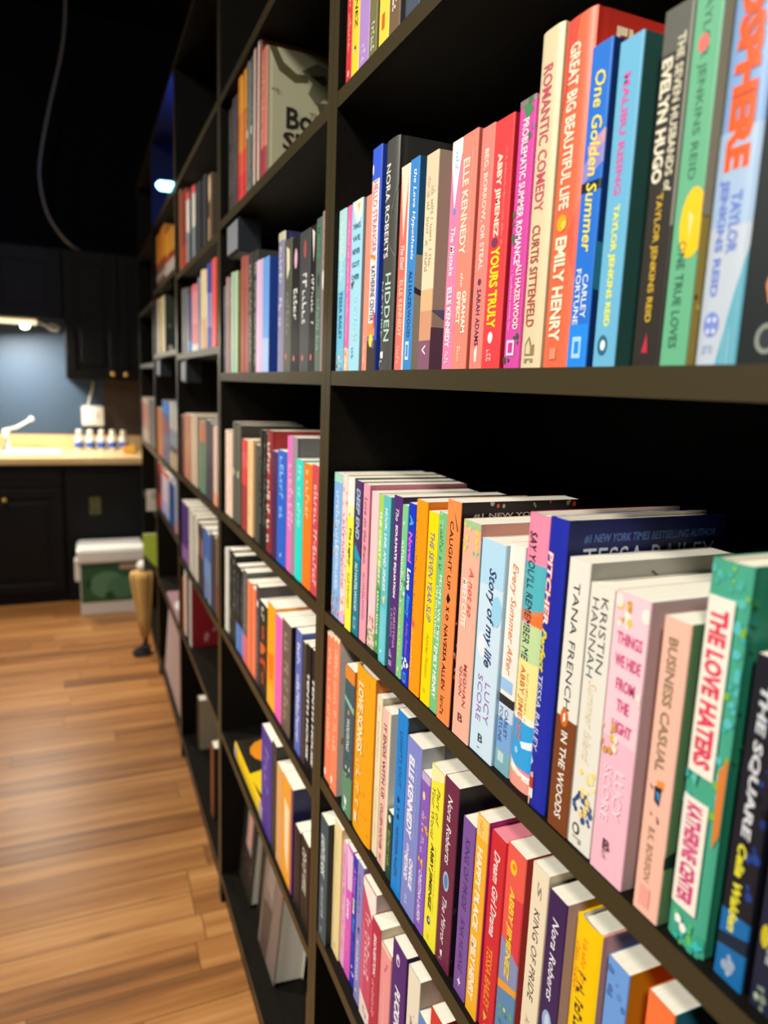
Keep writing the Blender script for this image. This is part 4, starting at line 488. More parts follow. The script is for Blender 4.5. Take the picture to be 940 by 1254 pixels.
def label_for(look, prev, row, case):
    pos = 'right of the %s one' % prev if prev else 'first at the left end'
    row = row.replace('eye-level row', 'second row') if case != 'nearest' else row
    for s in ('%s, %s, %s bookcase %s' % (look, pos, case, row), '%s, %s, %s case %s' % (look, pos.replace('right of the', 'after'), case, row),
              '%s, %s, %s case' % (look, pos.replace('right of the', 'after'), case)):
        if len(s.split()) <= 16: return s
    return s
for r in 'ABCDE':
    for sp in SPEC[r]: collect(sp[5])

# farther bookcases: (hard, spine, front, look, short, items, maximum thickness of one book in mm)
T = lambda c, a=.1, b=.8: ('s', .3, .72, a, b, c)
FAR = {}
FAR['1A'] = [(0, '#3c3a38', 0, 'dark grey book', 'dark grey', [T('#8a8a86')]), (0, '#4a3c42', 0, 'dull mauve book', 'dull mauve', [T('#9a8a8a')]),
 (1, '#f08a2a', 0, 'orange book turning red below', 'orange', [('r', 0, .18, 0, 1, '#e8c8a8'), ('r', .18, 1, 0, .3, '#f8a41c'), ('r', .18, 1, .6, .78, '#ea4e38'), ('r', .18, 1, .78, 1, '#e2303c'), ('e', .6, .9, 4, 6, '#a82030')]),
 (1, '#70766e', 0, 'grey green book with pale marks', 'grey green', [T('#a8b0a8', .1, .5), ('r', .3, .7, .5, .56, '#d8e4dc'), ('b', .1, .9, .75, 1, ['#3a5a58', '#2c3434'], 8)]),
 (1, '#8a5040', 0, 'rust book with white stripe', 'rust', [('r', .42, .78, .0, 1, '#f0dcd4'), ('r', 0, .4, .68, .85, '#b04a3a'), ('r', 0, .4, .85, 1, '#2c4040')]),
 (1, '#d87a68', '#c8c4a0', 'pale dragon skull book showing its cover', 'dragon skull', [T('#f0b0a0', .1, .9), ('r', 0, 1, .75, 1, '#a83c48'),
   ('Fp', [(.03, .0), (.12, 0), (.2, .1), (.36, .17), (.5, .16), (.5, .22), (.34, .24), (.15, .17)], '#5a5430'), ('Fp', [(.42, .14), (.6, .06), (.8, .1), (1, .16), (1, .3), (.85, .36), (.7, .32), (.6, .38), (.5, .3), (.55, .22)], '#6e6a50'), ('Fe', .68, .18, 8, 9, '#2e2c20'), ('Fp', [(.52, .16), (.66, .15), (.62, .2)], '#26241a'), ('Fp', [(.6, .36), (.66, .46), (.72, .36), (.78, .44), (.84, .34)], '#55523a'), ('Fp', [(.86, .28), (.98, .3), (.96, .52), (.88, .5)], '#2c2a20'), ('Fe', .8, .3, 5, 6, '#c8c4a0'),
   ('Fh', 'The', .52, .68, .445, .49, '#6a6858'), ('Fh', 'Bone', .24, .86, .43, .60, '#1e1c16', 0, .03), ('Fh', 'Ships', .2, .86, .62, .80, '#1e1c16', 0, .03), ('Fp', [(.22, .66), (.26, .64), (.40, .78), (.36, .8)], '#4a1010'), ('Fs', .06, .2, .2, .32, '#98946e')], 60)]
FAR['1B'] = [(0, '#6c6e74', 0, 'thin grey book', 'thin grey', [T('#b8bcc0')]), (0, '#a88a88', 0, 'greyish pink book', 'greyish pink', [T('#d8d8d0', .1, .3)]), (0, '#a8c8ae', '#9a8a3a', 'pale green book with ochre cover', 'pale green', [('b', .1, .9, .75, 1, ['#f0f0e8', '#58b8e0'], 6)]),
 (0, '#a05248', '#50504a', 'brick red book', 'brick red', [T('#b87a6a')]), (0, '#3a3a34', 0, 'black book with white print', 'white printed black', [T('#b0b0a4', .1, .95)]), (0, '#e2bfe0', 0, 'pale lilac book', 'pale lilac', []), (0, '#6aa2ea', '#1c46a4', 'light blue book with royal cover', 'light blue', [('r', 0, 1, .7, 1, '#a8c4f0')], 60),
 (1, '#8c88a8', '#2a2a5c', 'greyish lavender book', 'greyish lavender', [T('#d8d8e8', .1, .65), ('r', 0, 1, 0, .06, '#c8c4a8')], 60), (0, '#58584e', 0, 'dark book with a pale flower', 'pale flowered', [('p', [(.3, .05), (.7, .08), (.75, .22), (.4, .3)], '#e8e0b8'), T('#8a8a80', .4, .7), ('e', .4, .88, 4, 5, '#e07a70')], 60), (0, '#1b1b1c', 0, 'black book with a pink blossom', 'pink blossomed', [('e', .5, .16, 8, 16, '#e8b4cc'), T('#e8e8e4', .38, .65), ('e', .4, .9, 4, 5, '#e87a7a')], 60), (0, '#48484a', 0, 'charcoal book with a red emblem', 'red emblem', [('e', .5, .13, 7, 14, '#b05454'), T('#e0e0dc', .3, .7), ('e', .4, .9, 4, 5, '#e87a7a')], 60),
 (0, '#1c1c1c', 0, 'black book with a white feather', 'white feathered', [('p', [(.3, .02), (.75, .05), (.6, .25)], '#e8e4d8'), T('#e0e0dc', .33, .66), ('e', .4, .9, 4, 5, '#e86a6a')]), (0, '#5c6c62', 0, 'grey green book with emerald letters', 'grey green', [('t', 'MATE', .25, .75, .05, .26, '#3a9a5a'), ('e', .5, .4, 5, 10, '#38423c'), T('#7ab894', .52, .85)]), (0, '#94807e', 0, 'taupe book with pink print', 'taupe', [T('#d89a9a', .05, .5), ('e', .4, .42, 5, 14, '#e8d8d8')])]
FAR['1C'] = [(0, '#f0d8c4', '#e8b89a', 'cream book with peach letters', 'cream', [T('#e89a88', .05, .95)]), (1, '#5c5c50', '#3a3a34', 'tall grey green hardcover', 'tall grey green', [('e', .5, .5, 6, 10, '#d8d8b0')]), (0, '#d84444', '#d8c090', 'red book fading to maroon', 'red', [('r', 0, 1, .5, 1, '#a03c3a'), T('#f0a0a0', .1, .3)]), (0, '#ecc48e', 0, 'sand coloured book', 'sand', [T('#d8a870')]), (0, '#4a4a40', 0, 'dark olive book', 'dark olive', []), (1, '#1d1e1c', 0, 'tall black book with grey print', 'tall black', [T('#7a7a74', .1, .8)]),
 (1, '#8a2c2c', '#a02c2a', 'maroon book with white capitals', 'maroon', [T('#f0ece4', .1, .9)]), (0, '#4a2450', 0, 'dark purple book', 'dark purple', []), (0, '#2a62cc', '#6aa2ee', 'blue book with pale letters', 'blue', [T('#8ac0f4', .05, .6), ('e', .5, .92, 3, 4, '#d8e8f8')], 60), (1, '#e86cc0', '#6a6a6c', 'pink hardcover with grey cover', 'pink', [('r', .62, 1, 0, 1, '#9a8a94'), T('#f8b0dc', .2, .7)], 66), (0, '#1edccc', 0, 'turquoise book', 'turquoise', [T('#a0f0e8', .05, .55)]), (0, '#fb7a1e', '#b04a20', 'orange book', 'orange', [T('#fbd0a8', .05, .4)]), (0, '#cc4a50', 0, 'rose red book', 'rose red', [T('#f4c0c0', .15, .9)])]
FAR['1D'] = [(0, '#e0ddd0', 0, 'thin white book', 'white', []), (0, '#2c3430', 0, 'black book with speckled spine', 'speckled black', [('b', .2, .8, .05, .95, ['#d8dcd0', '#a8b0a0'], 22)]), (0, '#1d1f22', 0, 'black book with blue foot', 'blue footed black', [('r', 0, 1, .68, 1, '#5a84c8'), T('#6a6e70', .1, .6)]), (0, '#5c5a58', 0, 'dark grey book with pink foot', 'pink footed grey', [('r', 0, 1, .7, 1, '#d86a80'), T('#8a8a84', .1, .6)]), (0, '#fb8a4a', 0, 'orange book with coral edge', 'orange', [('r', .6, 1, 0, 1, '#e86a58'), ('r', 0, .2, 0, 1, '#c87a4a')]), (0, '#4a4448', 0, 'charcoal book with white dot', 'white dotted', [('e', .5, .18, 6, 8, '#f0e8e4'), T('#8a8488', .3, .9)]),
 (0, '#26261e', 0, 'black book with big orange letters', 'orange lettered black', [T('#d0d0c4', .05, .16), ('e', .5, .32, 9, 15, '#d8522a'), ('e', .5, .32, 4.5, 9, '#26261e'), ('p', [(.2, .45), (.8, .45), (.8, .49), (.4, .58), (.2, .58)], '#d8622a'), ('p', [(.2, .63), (.8, .6), (.8, .74), (.6, .66), (.2, .7)], '#c83c24'), ('e', .5, .83, 8, 13, '#d84a2c'), ('e', .5, .83, 4, 8, '#26261e')], 72), (0, '#fba414', 0, 'amber book', 'amber', [('p', [(.1, .5), (.9, .45), (.8, .7), (.3, .75)], '#f07a10'), ('r', 0, 1, .8, 1, '#fbb030')], 66), (0, '#f462b4', '#5a3a4c', 'hot pink book', 'hot pink', [], 60), (0, '#6a584e', '#15130f', 'brown book beside black cover', 'brown', [T('#a89484', .1, .9)], 66), (0, '#5a6ab8', 0, 'slate blue book with white letters', 'slate blue', [T('#f0f0f8', .1, .9)], 60), (0, '#463a36', 0, 'thin dark brown book', 'thin dark brown', []), (0, '#121214', 0, 'black book with white capitals', 'white capital', [('t', 'TENTH HOUSE', .3, .75, .22, .92, '#f0f0ec', .1, .03)])]
FAR['1E'] = [(0, '#4a3494', '#7c8a98', 'purple book with grey cover', 'purple', [('s', .3, .7, .1, .6, '#8a7ac8')], 90), (0, '#3a342e', '#1a1816', 'dark book with grey print', 'dark', []), (0, '#e0a462', '#b06a30', 'tan book', 'tan', []), (0, '#f0a428', '#2a2c58', 'orange and cream book', 'orange and cream', [('p', [(.2, .2), (.7, .25), (.6, .9), (.3, .7)], '#f4e0b8'), ('r', .85, 1, 0, 1, '#8a4a70')], 70), (0, '#1a181a', 0, 'black book with plum edge', 'plum edged black', [('r', 0, .15, 0, 1, '#6a3a5c')]), (0, '#1f1a18', '#8a2c30', 'black book with slanted white capitals', 'slanted white', [('t', 'DEN OF VIPERS', .25, .7, .12, .62, '#d8d4cc', .2)])]
FAR['2A'] = [(1, '#7a5036', 0, 'brown book', 'brown', []), (1, '#8a3424', 0, 'reddish brown book', 'reddish brown', [('r', 0, 1, .7, 1, '#a84028')]), (1, '#d8d8d0', '#4a545a', 'white book with red head', 'red headed white', [('r', 0, 1, 0, .1, '#e04a50'), ('r', 0, 1, .55, 1, '#7a868c')], 110), (1, '#34363a', 0, 'dark slate book', 'dark slate', [], 100), (1, '#6a5236', '#4a3c28', 'brown book with a pale face', 'pale faced', [('e', .5, .2, 18, 34, '#e8c8a0'), ('r', .1, .5, .62, .95, '#e0b890')], 170)]
FAR['2B'] = [(0, '#68686c', 0, 'grey book', 'grey', [T('#8a8a90')]), (0, '#3a4478', 0, 'navy book', 'navy', [('r', 0, 1, .8, 1, '#4a8ad0')]), (0, '#d06878', 0, 'rosy book with white foot', 'rosy', [('r', .4, .8, .1, .6, '#e8b0b8'), ('r', 0, 1, .9, 1, '#e8e4e8')]), (0, '#70788a', 0, 'blue grey book', 'blue grey', []), (0, '#ecdcb0', 0, 'cream book with tan foot', 'cream', [('r', 0, 1, .62, 1, '#e4b88a'), ('e', .5, .6, 4, 4, '#4a4434')]), (0, '#4448a0', 0, 'indigo book with pale patch', 'indigo', [('r', 0, .6, .35, .75, '#a8b0e0')]), (0, '#f2584c', 0, 'bright coral red book', 'coral red', [], 120)]
FAR['2C'] = [(0, '#5c302c', 0, 'dark maroon book', 'dark maroon', []), (0, '#c08468', 0, 'copper book with cream mottling', 'copper', [('b', .3, .9, .05, .95, ['#e8c8a8', '#e0b090'], 20)]), (0, '#dcc8b0', 0, 'beige book', 'beige', []), (0, '#5c8a70', 0, 'green book with salmon head', 'salmon headed', [('r', 0, 1, 0, .28, '#d8886a'), ('r', 0, .4, .3, 1, '#8aa890')]), (0, '#4c4850', '#4a2a68', 'dark violet grey book', 'violet grey', []), (0, '#dcc0b4', 0, 'pinkish white book', 'pinkish white', [('r', 0, 1, .85, 1, '#e89a78')])]
FAR['2D'] = [(0, '#5a3a88', '#2a2430', 'purple book with lilac foot', 'purple', [('r', 0, 1, .75, 1, '#9a6ab0')]), (0, '#dedacc', '#3c3a38', 'white book', 'white', []), (0, '#4a403c', 0, 'dark brown book with pink print', 'pink printed brown', [('r', .1, .6, .2, .5, '#a88484')]), (0, '#4468b0', 0, 'blue book', 'blue', [('r', .5, 1, .4, 1, '#8aa8d0'), ('r', 0, .5, .7, 1, '#24387c')]), (0, '#484450', 0, 'dusky grey book', 'dusky grey', []), (0, '#8a6a3c', 0, 'bronze book', 'bronze', [('r', 0, 1, .6, 1, '#8a4030')])]
FAR['2E'] = [(1, '#c86a3c', 0, 'burnt orange book', 'burnt orange', []), (1, '#d4d6d0', '#981e28', 'white book with dotted red cover', 'red covered', [('Fb', .25, .95, .15, .95, ['#f0d8d4', '#d88a90'], 13, 4.5)], 150)]
FAR['2F'] = [(1, '#3a2f20', '#a89a80', 'brown album with beige cover', 'brown album', [], 200), (1, '#6a3a1e', '#1c1814', 'rust album with dark cover', 'rust album', [('r', .3, .6, 0, 1, '#a85a2c')], 200)]
FAR['3A'] = [(0, '#e8921c', 0, 'amber book with dark red band', 'amber', [('b', .1, .9, .05, .5, ['#d87a18', '#f0a83a'], 10), ('r', 0, 1, .55, .66, '#8a1c1c'), ('r', 0, 1, .66, 1, '#3c3a3a'), ('e', .5, .82, 14, 16, '#d8d4d0')], 110), (0, '#e09a24', 0, 'ochre book with pale grey foot', 'ochre', [('b', .1, .9, .05, .45, ['#d87a18', '#f0b040'], 10), ('r', 0, 1, .5, .66, '#8a1c1c'), ('r', 0, 1, .66, .95, '#b8b4b4')], 110)]
FAR['3B'] = [(0, '#7a4a50', 0, 'dull maroon book', 'dull maroon', []), (0, '#5a5a60', 0, 'dull grey book', 'dull grey', []), (0, '#e4d29c', '#34443a', 'cream book with mottled green cover', 'cream', [('Fb', .1, .95, .05, .95, ['#e8ece4', '#98a89c', '#5a6a58'], 14, 5)], 110)]
FAR['3C'] = [(0, '#d8824c', '#d8b04a', 'orange book with yellow edge', 'orange', [], 80), (0, '#6a6a90', 0, 'violet blue book with sky head', 'sky headed', [('r', 0, 1, 0, .2, '#3a88d8'), ('r', .2, .8, .3, .5, '#b04a4a')], 80), (0, '#ccd0c8', 0, 'white book with black band', 'black banded', [('r', 0, 1, .4, .66, '#7c98b0'), ('r', 0, 1, .66, .75, '#14161c'), ('r', 0, 1, .75, 1, '#c8b490')], 90)]
FAR['3D'] = [(0, '#6a2a34', 0, 'wine red book', 'wine red', [('r', 0, 1, 0, .25, '#b0382c'), ('r', 0, 1, .7, 1, '#c83a3c')], 80), (0, '#dcd0e0', 0, 'pale lavender book with red head', 'pale lavender', [('r', 0, 1, 0, .12, '#e0604c'), ('r', 0, 1, .7, 1, '#a8b0d8')], 80), (0, '#2a5294', 0, 'strong blue book', 'strong blue', [('r', 0, 1, 0, .12, '#c8ccd8')], 80), (0, '#a8b0c4', 0, 'silver blue book with pink foot', 'silver blue', [('r', 0, 1, .82, 1, '#d88a84')], 80)]
FAR['4C'] = [(0, '#d8cabc', 0, 'white book with red panel', 'red panelled', [('r', .3, .95, .12, .7, '#b83a22'), ('r', 0, .3, .1, .6, '#e08a6a')], 110), (0, '#8c8688', 0, 'light grey book', 'light grey', [], 110)]
for k in FAR:
    for sp in FAR[k]: collect(sp[5])
make_texts()

def hash_seed(k, i): return sum(ord(c) * 31 for c in k) + i * 101
GROUPN = {'A': 'top row', 'B': 'eye-level row', 'C': 'third row', 'D': 'fourth row', 'E': 'fifth row', 'F': 'bottom row'}
for r in 'ABCDE':
    prev = None
    for i, (g, sp) in enumerate(zip(GEO[r], SPEC[r])):
        op = sp[6] if len(sp) > 6 else {}
        put_book(g, ZS[r], sp[0], sp[1], sp[2] or None, sp[5], label_for(sp[3], prev, ROWN[r], 'nearest'), 'books in the %s of the nearest bookcase' % ROWN[r], sprayed=op.get('sprayed'), bay=0, seed=hash_seed(r, i))
        prev = sp[4]
ORDW = ['', 'first', 'second', 'third', 'fourth', 'fifth', 'sixth']
NUM = ['', 'one', 'two', 'three', 'four', 'five', 'six', 'seven']
def tint(h, f):
    h = h.lstrip('#'); return '#' + ''.join('%02x' % max(0, min(255, int(int(h[i:i+2], 16) * f))) for i in (0, 2, 4))
for key, specs in FAR.items():
    bay, r = int(key[0]), key[1]; prev = None
    zs = {'A': 0, 'B': 1, 'C': 2, 'D': 3, 'E': 4}
    z0 = .09 if r == 'F' else SHELVES[bay][('ABCDE'.index(r)) + (1)] if True else 0
    rown = GROUPN[r] if r != 'B' else 'second row'
    floor_y = 99
    for i, (g, sp) in enumerate(zip(GEO[key], specs)):
        y0, y1, h, s = g
        y0 = min(y0, Y0 + (bay + 1) * PITCH - PT - .0015, floor_y); y1 = max(y1, Y0 + bay * PITCH + PT + .0015)
        if y0 - y1 < .010: prev = sp[4]; continue
        floor_y = y1 - .0004; t = (y0 - y1) * 1000
        lim = sp[6] if len(sp) > 6 else (48 if bay == 1 else 75)
        n = max(1, math.ceil(t / lim)); last = None
        h = min(h, .30) if r != 'F' else h
        for j in range(n):
            a = y0 - (y0 - y1) * j / n; b = y0 - (y0 - y1) * (j + 1) / n + (.0004 if j < n - 1 else 0)
            if bay > 1 and a - b > .06: b = a - (.056 if r != 'F' else .05)
            hh = h - (0 if j == 0 else R.uniform(0, .006))
            if n == 1: lab = label_for(sp[3], prev, rown, ORD[bay])
            else: lab = label_for('%s of %s %s' % (ORDW[j + 1], NUM[n], sp[3].replace('book', 'books').replace('album', 'albums').replace('hardcover', 'hardcovers')), prev, rown, ORD[bay])
            put_book((a, b, hh, s if j == 0 else s + R.uniform(0, .003)), z0, sp[0], sp[1] if j == 0 else tint(sp[1], R.uniform(.9, 1.06)), sp[2] or None, sp[5] if True else [], lab,
                     'books in the %s of the %s bookcase' % (rown, ORD[bay]), bay=bay, seed=hash_seed(key, i * 7 + j))
        prev = sp[4]

# ---------------------------------------------------------------- books lying flat or shown face out
def loose_book(name, label, group, t, h, w, spine, front, items, M, seed=3, hard=True):
    collect_new = [it for it in items if it[0].lstrip('F') in ('t', 'h')]
    root = thing(name, label, 'book', (0, 0, 0), group)
    q, p = book_mesh(hard, t, h, w, spine, front, items, None, random.Random(seed))
    root.matrix_world = M
    q.build('cover', root); p.build('page_block', root); return root
def frame(ex, ey, ez, o):
    return Matrix(((ex[0], ey[0], ez[0], o[0]), (ex[1], ey[1], ez[1], o[1]), (ex[2], ey[2], ez[2], o[2]), (0, 0, 0, 1)))
# local x: spine to fore edge, y: across (front cover at -y), z: foot to head
GL = 'large books shown flat or face out'
# yellow annual lying on its back, spine to the room
loose_book('hardcover_book', 'yellow book lying flat with black and orange cover, second bookcase fifth row', GL, .042, .30, .215, '#e8c414', '#221d14',
    [('Fe', .38, .24, 58, 62, '#e08a1c'), ('Fe', .42, .24, 32, 34, '#f4b030'), ('Fe', .3, .22, 10, 12, '#2a2418'), ('Fp', [(.6, .0), (1, 0), (1, .4), (.8, .3)], '#8a8440'), ('Fb', .1, .9, .5, .95, ['#3a3a2c', '#5a5a34', '#e8c020'], 40), ('Fp', [(.0, .55), (.25, .5), (.3, .8), (.05, .95)], '#e8c414'), ('p', [(.2, .05), (.9, .03), (.9, .1), (.2, .1)], '#b8a8b8'), ('p', [(0, .9), (1, .9), (1, 1), (0, 1)], '#a898a8')],
    frame((1, 0, 0), (0, 0, -1), (0, 1, 0), (.008, 1.345, .5204 + .021)))
def face_out(name, label, x, ymid, z, wid, h, th, lean, spine, front, items, seed, group=GL, hard=True):
    # front cover towards the room, leaning back against what stands behind it
    a = math.radians(lean); c, s_ = math.cos(a), math.sin(a)
    ez = (s_, 0, c); ey = (c, 0, -s_); ex = (0, -1, 0)
    o = (x + th / 2 * c, ymid + wid / 2, z + th / 2 * s_)
    return loose_book(name, label, group, th, h, wid, spine, front, items, frame(ex, ey, ez, o), seed, hard)
face_out('hardcover_book', 'dark book with pink and grey cover face out, far end of second bookcase bottom row', .047, 1.705, .0905, .15, .30, .03, 5, '#1c1a1a', '#26221e',
    [('Fp', [(.3, .2), (.7, .15), (.75, .62), (.35, .6)], '#8a8a84'), ('Fp', [(.42, .3), (.62, .28), (.65, .58), (.45, .58)], '#d88a8a'), ('Fb', .1, .9, .66, .95, ['#6a5a2a', '#7a7a74', '#3a3a38'], 30)], 5)
face_out('hardcover_book', 'dark hardback face out beside pink and grey one, second bookcase bottom row', .062, 1.575, .0905, .09, .30, .04, 4, '#1a1b18', '#22241e', [('Fb', .1, .9, .1, .9, ['#2c2e28', '#3a4038'], 20)], 6)
face_out('hardcover_book', 'thick brownish grey picture book face out, second bookcase bottom row', .041, 1.44, .0905, .155, .31, .072, 5, '#15131c', '#7a6a62',
    [('Fb', .05, .95, .05, .95, ['#86766c', '#6a5a54', '#8a7c74', '#5c4e48'], 60), ('Fp', [(.3, .0), (.7, 0), (.6, .5), (.2, .45)], '#8c7e76'), ('Fp', [(.1, .6), (.6, .55), (.5, 1), (.15, 1)], '#54463f')], 7)
put_book((1.035, 1.002, .30, .012), .09, 1, '#4a342a', '#2a1e18', [('b', .1, .9, .1, .9, ['#6a4c3c', '#7a5a48', '#2c201a'], 26)], 'tall mottled brown hardback at the near end of second bookcase bottom row', GL, .2)
face_out('picture_book', 'very large pale pinkish grey picture book leaning upright, fourth bookcase bottom row', .012, 3.02, .091, .62, .34, .02, 4, '#a8969a', '#b8a4a4',
    [('Fb', .05, .95, .05, .95, ['#c8a8a4', '#a0969c', '#d09a92', '#b8b0b0', '#98868c'], 110)], 10)
loose_book('picture_book', 'pink magazine with a white flower lying flat, fourth bookcase fifth row', GL, .02, .42, .22, '#8a6a70', '#b89098',
    [('Fe', .22, .55, 40, 90, '#f4f4ec'), ('Fe', .3, .72, 40, 50, '#f0f0e8'), ('Fe', .2, .6, 8, 12, '#6a6a5c'), ('Fe', .3, .4, 30, 46, '#ecece4')],
    frame((1, 0, 0), (0, 0, -1), (0, 1, 0), (.004, 2.72, .5004 + .0105)), 11, hard=False)
put_book((3.622, 3.612, .185, -.055), .50, 0, '#b8cc3a', '#c4dc4a', [('Fb', .05, .95, .03, .7, ['#e8f0a0', '#98b83a', '#d8e86a', '#a8b898'], 40), ('Fp', [(0, .55), (.5, 1), (0, 1)], '#3a3c34')],
    'lime green booklet sticking out of the farthest bookcase above the tan stand', None, w=.14, name='booklet', bay=4)
put_book((3.622, 3.614, .105, -.035), .80, 0, '#d8d4c4', '#dcd8c8', [('Fs', .2, .8, .1, .3, '#b8b4a8')], 'small white booklet sticking out of the farthest bookcase below the light grey books', None, w=.12, name='booklet', bay=4)

# hanging shelf label holders
for i, (y, z, lab) in enumerate([(1.655, 1.8025, 'grey label holder hanging under the second bookcase top shelf'), (2.49, 1.5155, 'grey label holder hanging under the third bookcase second shelf'), (3.32, 1.5355, 'grey label holder hanging under the fourth bookcase second shelf')]):
    t = thing('label_holder', lab, 'label holder', (.004, y, z - .0006), 'grey label holders under the shelves')
    q = MB(); q.bbox((.0, -.06, -.076), (.05, .06, -.004), mat('#121824', .5), .003); q.box((.01, -.04, -.0045), (.04, .04, 0), mat('#2a2a2c')); q.build('holder_body', t)
    q = MB(); q.bbox((-.0025, -.055, -.071), (.0002, .055, -.009), mat('#868c94', .5), .001, 1); q.build('label_card', t)

# glowing strip light by the fourth bookcase
t = thing('strip_light', 'glowing cyan white light high on the fourth bookcase', 'light', (.004, 2.90, 2.1074))
q = MB(); q.bbox((-.0, -.03, 0), (.06, .03, .02), mat('#1a1a20', .5), .003); q.build('light_base', t)
q = MB(); q.tube([(-.040 + .076 * k / 10, 0, .045) for k in range(11)], [.006, .014] + [.018] * 7 + [.014, .006], mat('#a8f0ff', .3, 0, 5), 14); q.build('light_tube', t)
light('strip_glow', 'POINT', (.12, 3.05, 2.24), (0, 0, 0), 12, (.03, .10, 1), .03)

# ---------------------------------------------------------------- kitchen end
KB = mat('#09090b', .55, spec=.25, name='black_cabinet_paint'); BR = mat('#e0b468', .35, .6, name='brass'); WH = mat('#e8e6e0', .4); ST = mat('#c8ccd0', .25, .9, name='steel')
def cab_door(q, x0, x1, z0, z1, y, d=.018):       # raised frame door in the plane y
    q.bbox((x0, y - d, z0), (x1, y, z1), KB, .003, 1)
    f = .055; 
    for a, b in (((x0, z0), (x0 + f, z1)), ((x1 - f, z0), (x1, z1)), ((x0 + f, z0), (x1 - f, z0 + f)), ((x0 + f, z1 - f), (x1 - f, z1))):
        q.bbox((a[0], y - d - .008, a[1]), (b[0], y - d, b[1]), KB, .002, 1)
    q.bbox((x0 + f + .03, y - d - .006, z0 + f + .03), (x1 - f - .03, y - d, z1 - f - .03), KB, .004, 1)
def knob(par, x, y, z):
    q = MB(); q.tube([(x, y, z), (x, y - .012, z), (x, y - .014, z), (x, y - .024, z), (x, y - .028, z)], [.005, .005, .013, .014, .006], BR, 12); return q.build('knob', par)
CY = 4.845
# lower cabinets
for (x0, x1, lab, kx) in ((-2.2, -1.305, 'black lower cabinet at the far left of the kitchen', None), (-1.30, -.435, 'black lower cabinet below the white sink', (-.765, .68))):
    t = thing('lower_cabinet', lab, 'cabinet', (0, 0, 0), 'black lower kitchen cabinets')
    q = MB(); q.box((x0, CY, .0), (x1, YF - .006, .892), KB); q.build('body', t)
    q = MB(); cab_door(q, x0 + .01, x1 - .01, .08, .74, CY); d = q.build('door', t)
    if kx: knob(d, kx[0], CY - .026, kx[1])
    q = MB(); q.bbox((x0 + .01, CY - .018, .75), (x1 - .01, CY, .885), KB, .003, 1); q.build('drawer_front', t)
t = thing('lower_cabinet', 'plain black lower cabinet behind the white lidded box', 'cabinet', (0, 0, 0), 'black lower kitchen cabinets')
q = MB(); q.box((-.43, CY, 0), (.34, YF - .006, .892), KB); q.build('body', t)
q = MB(); q.bbox((-.425, CY - .012, .01), (.335, CY, .885), KB, .003, 1); q.build('front_panel', t)
t = thing('wall_socket', 'olive brown socket plate on the black cabinet front', 'socket', (-.253, CY - .0125, .627))
q = MB(); q.bbox((-.036, -.006, -.058), (.036, 0, .058), mat('#5a5432', .5), .003); q.build('plate', t)
for dz in (-.026, .026):
    q = MB(); q.bbox((-.017, -.009, dz - .015), (.017, -.006, dz + .015), mat('#4c4628', .5), .002, 1); q.build('socket_face', t)
CT = counter_mat()
t = thing('worktop', 'pale wood worktop with a raised back edge in the kitchen', 'worktop', (0, 0, 0))
q = MB(); q.bbox((-2.2, 4.80, .894), (.34, YF - .006, .938), CT, .006); q.build('top_slab', t)
q = MB(); q.bbox((-2.2, YF - .026, .938), (.34, YF - .006, 1.035), CT, .003); q.build('upstand', t)
t = thing('sink', 'white kitchen sink set in the pale worktop', 'sink', (-.62, 5.10, .9384))
q = MB()
q.bbox((-.17, -.17, 0), (.17, -.135, .014), WH, .005); q.bbox((-.17, .135, 0), (.17, .17, .014), WH, .005); q.bbox((-.17, -.135, 0), (-.135, .135, .014), WH, .005); q.bbox((.135, -.135, 0), (.17, .135, .014), WH, .005)
q.build('rim', t)
q = MB(); q.box((-.135, -.135, .0005), (.135, .135, .003), mat('#d4d2cc', .3)); q.build('basin', t)
q = MB(); q.lathe([(.022, 0), (.022, .003), (.012, .004)], (0, 0, .003), ST); q.build('drain', t)
t = thing('faucet', 'white kitchen faucet with a raised lever behind the sink', 'faucet', (-.78, 5.30, .9384))
q = MB(); q.lathe([(.03, 0), (.028, .02), (.02, .03), (.02, .11), (.024, .12), (.018, .14)], (0, 0, 0), WH); q.build('base', t)
q = MB(); q.tube([(0, 0, .07), (.0, -.06, .11), (.01, -.13, .13), (.01, -.18, .12), (.01, -.19, .09)], [.015, .013, .012, .012, .013], WH, 12); q.build('spout', t)
q = MB(); q.tube([(0, 0, .135), (.06, 0, .15), (.12, 0, .185), (.15, 0, .205)], [.010, .009, .008, .008], WH, 10)
q.lathe([(.006, -.016), (.016, -.008), (.017, .006), (.006, .016)], (.155, 0, .208), WH); q.build('lever', t)
# row of small bottles
BB = ['leftmost of the five', 'second from left of the five', 'middle one of the five', 'fourth from left of the five', 'rightmost of the five']
for i in range(5):
    t = thing('bottle', BB[i] + ' white bottles with blue labels on the worktop', 'bottle', (-.335 + i * .072, 5.33, .9384), 'white bottles with blue labels')
    q = MB(); q.lathe([(.027, 0), (.030, .004), (.030, .075), (.024, .092), (.013, .10), (.013, .106)], (0, 0, 0), WH); q.build('bottle_body', t)
    q = MB(); q.lathe([(.0305, .016), (.0308, .018), (.0308, .056), (.0305, .058)], (0, 0, 0), mat('#2f62c0', .4)); q.build('label_band', t)
    q = MB(); q.lathe([(.017, .104), (.019, .106), (.019, .135), (.015, .140)], (0, 0, 0), WH); q.build('cap', t)
t = thing('sponge_pack', 'small orange and yellow pack lying on the worktop by bookcase', 'pack', (-.02, 5.10, .9384))
q = MB(); q.bbox((-.045, -.04, 0), (.045, .04, .05), mat('#f0a850', .6), .01); q.build('pack_body', t)
q = MB(); q.bbox((-.03, -.0415, .012), (.03, -.039, .038), mat('#f4d84a', .6), .001, 1); q.build('pack_label', t)
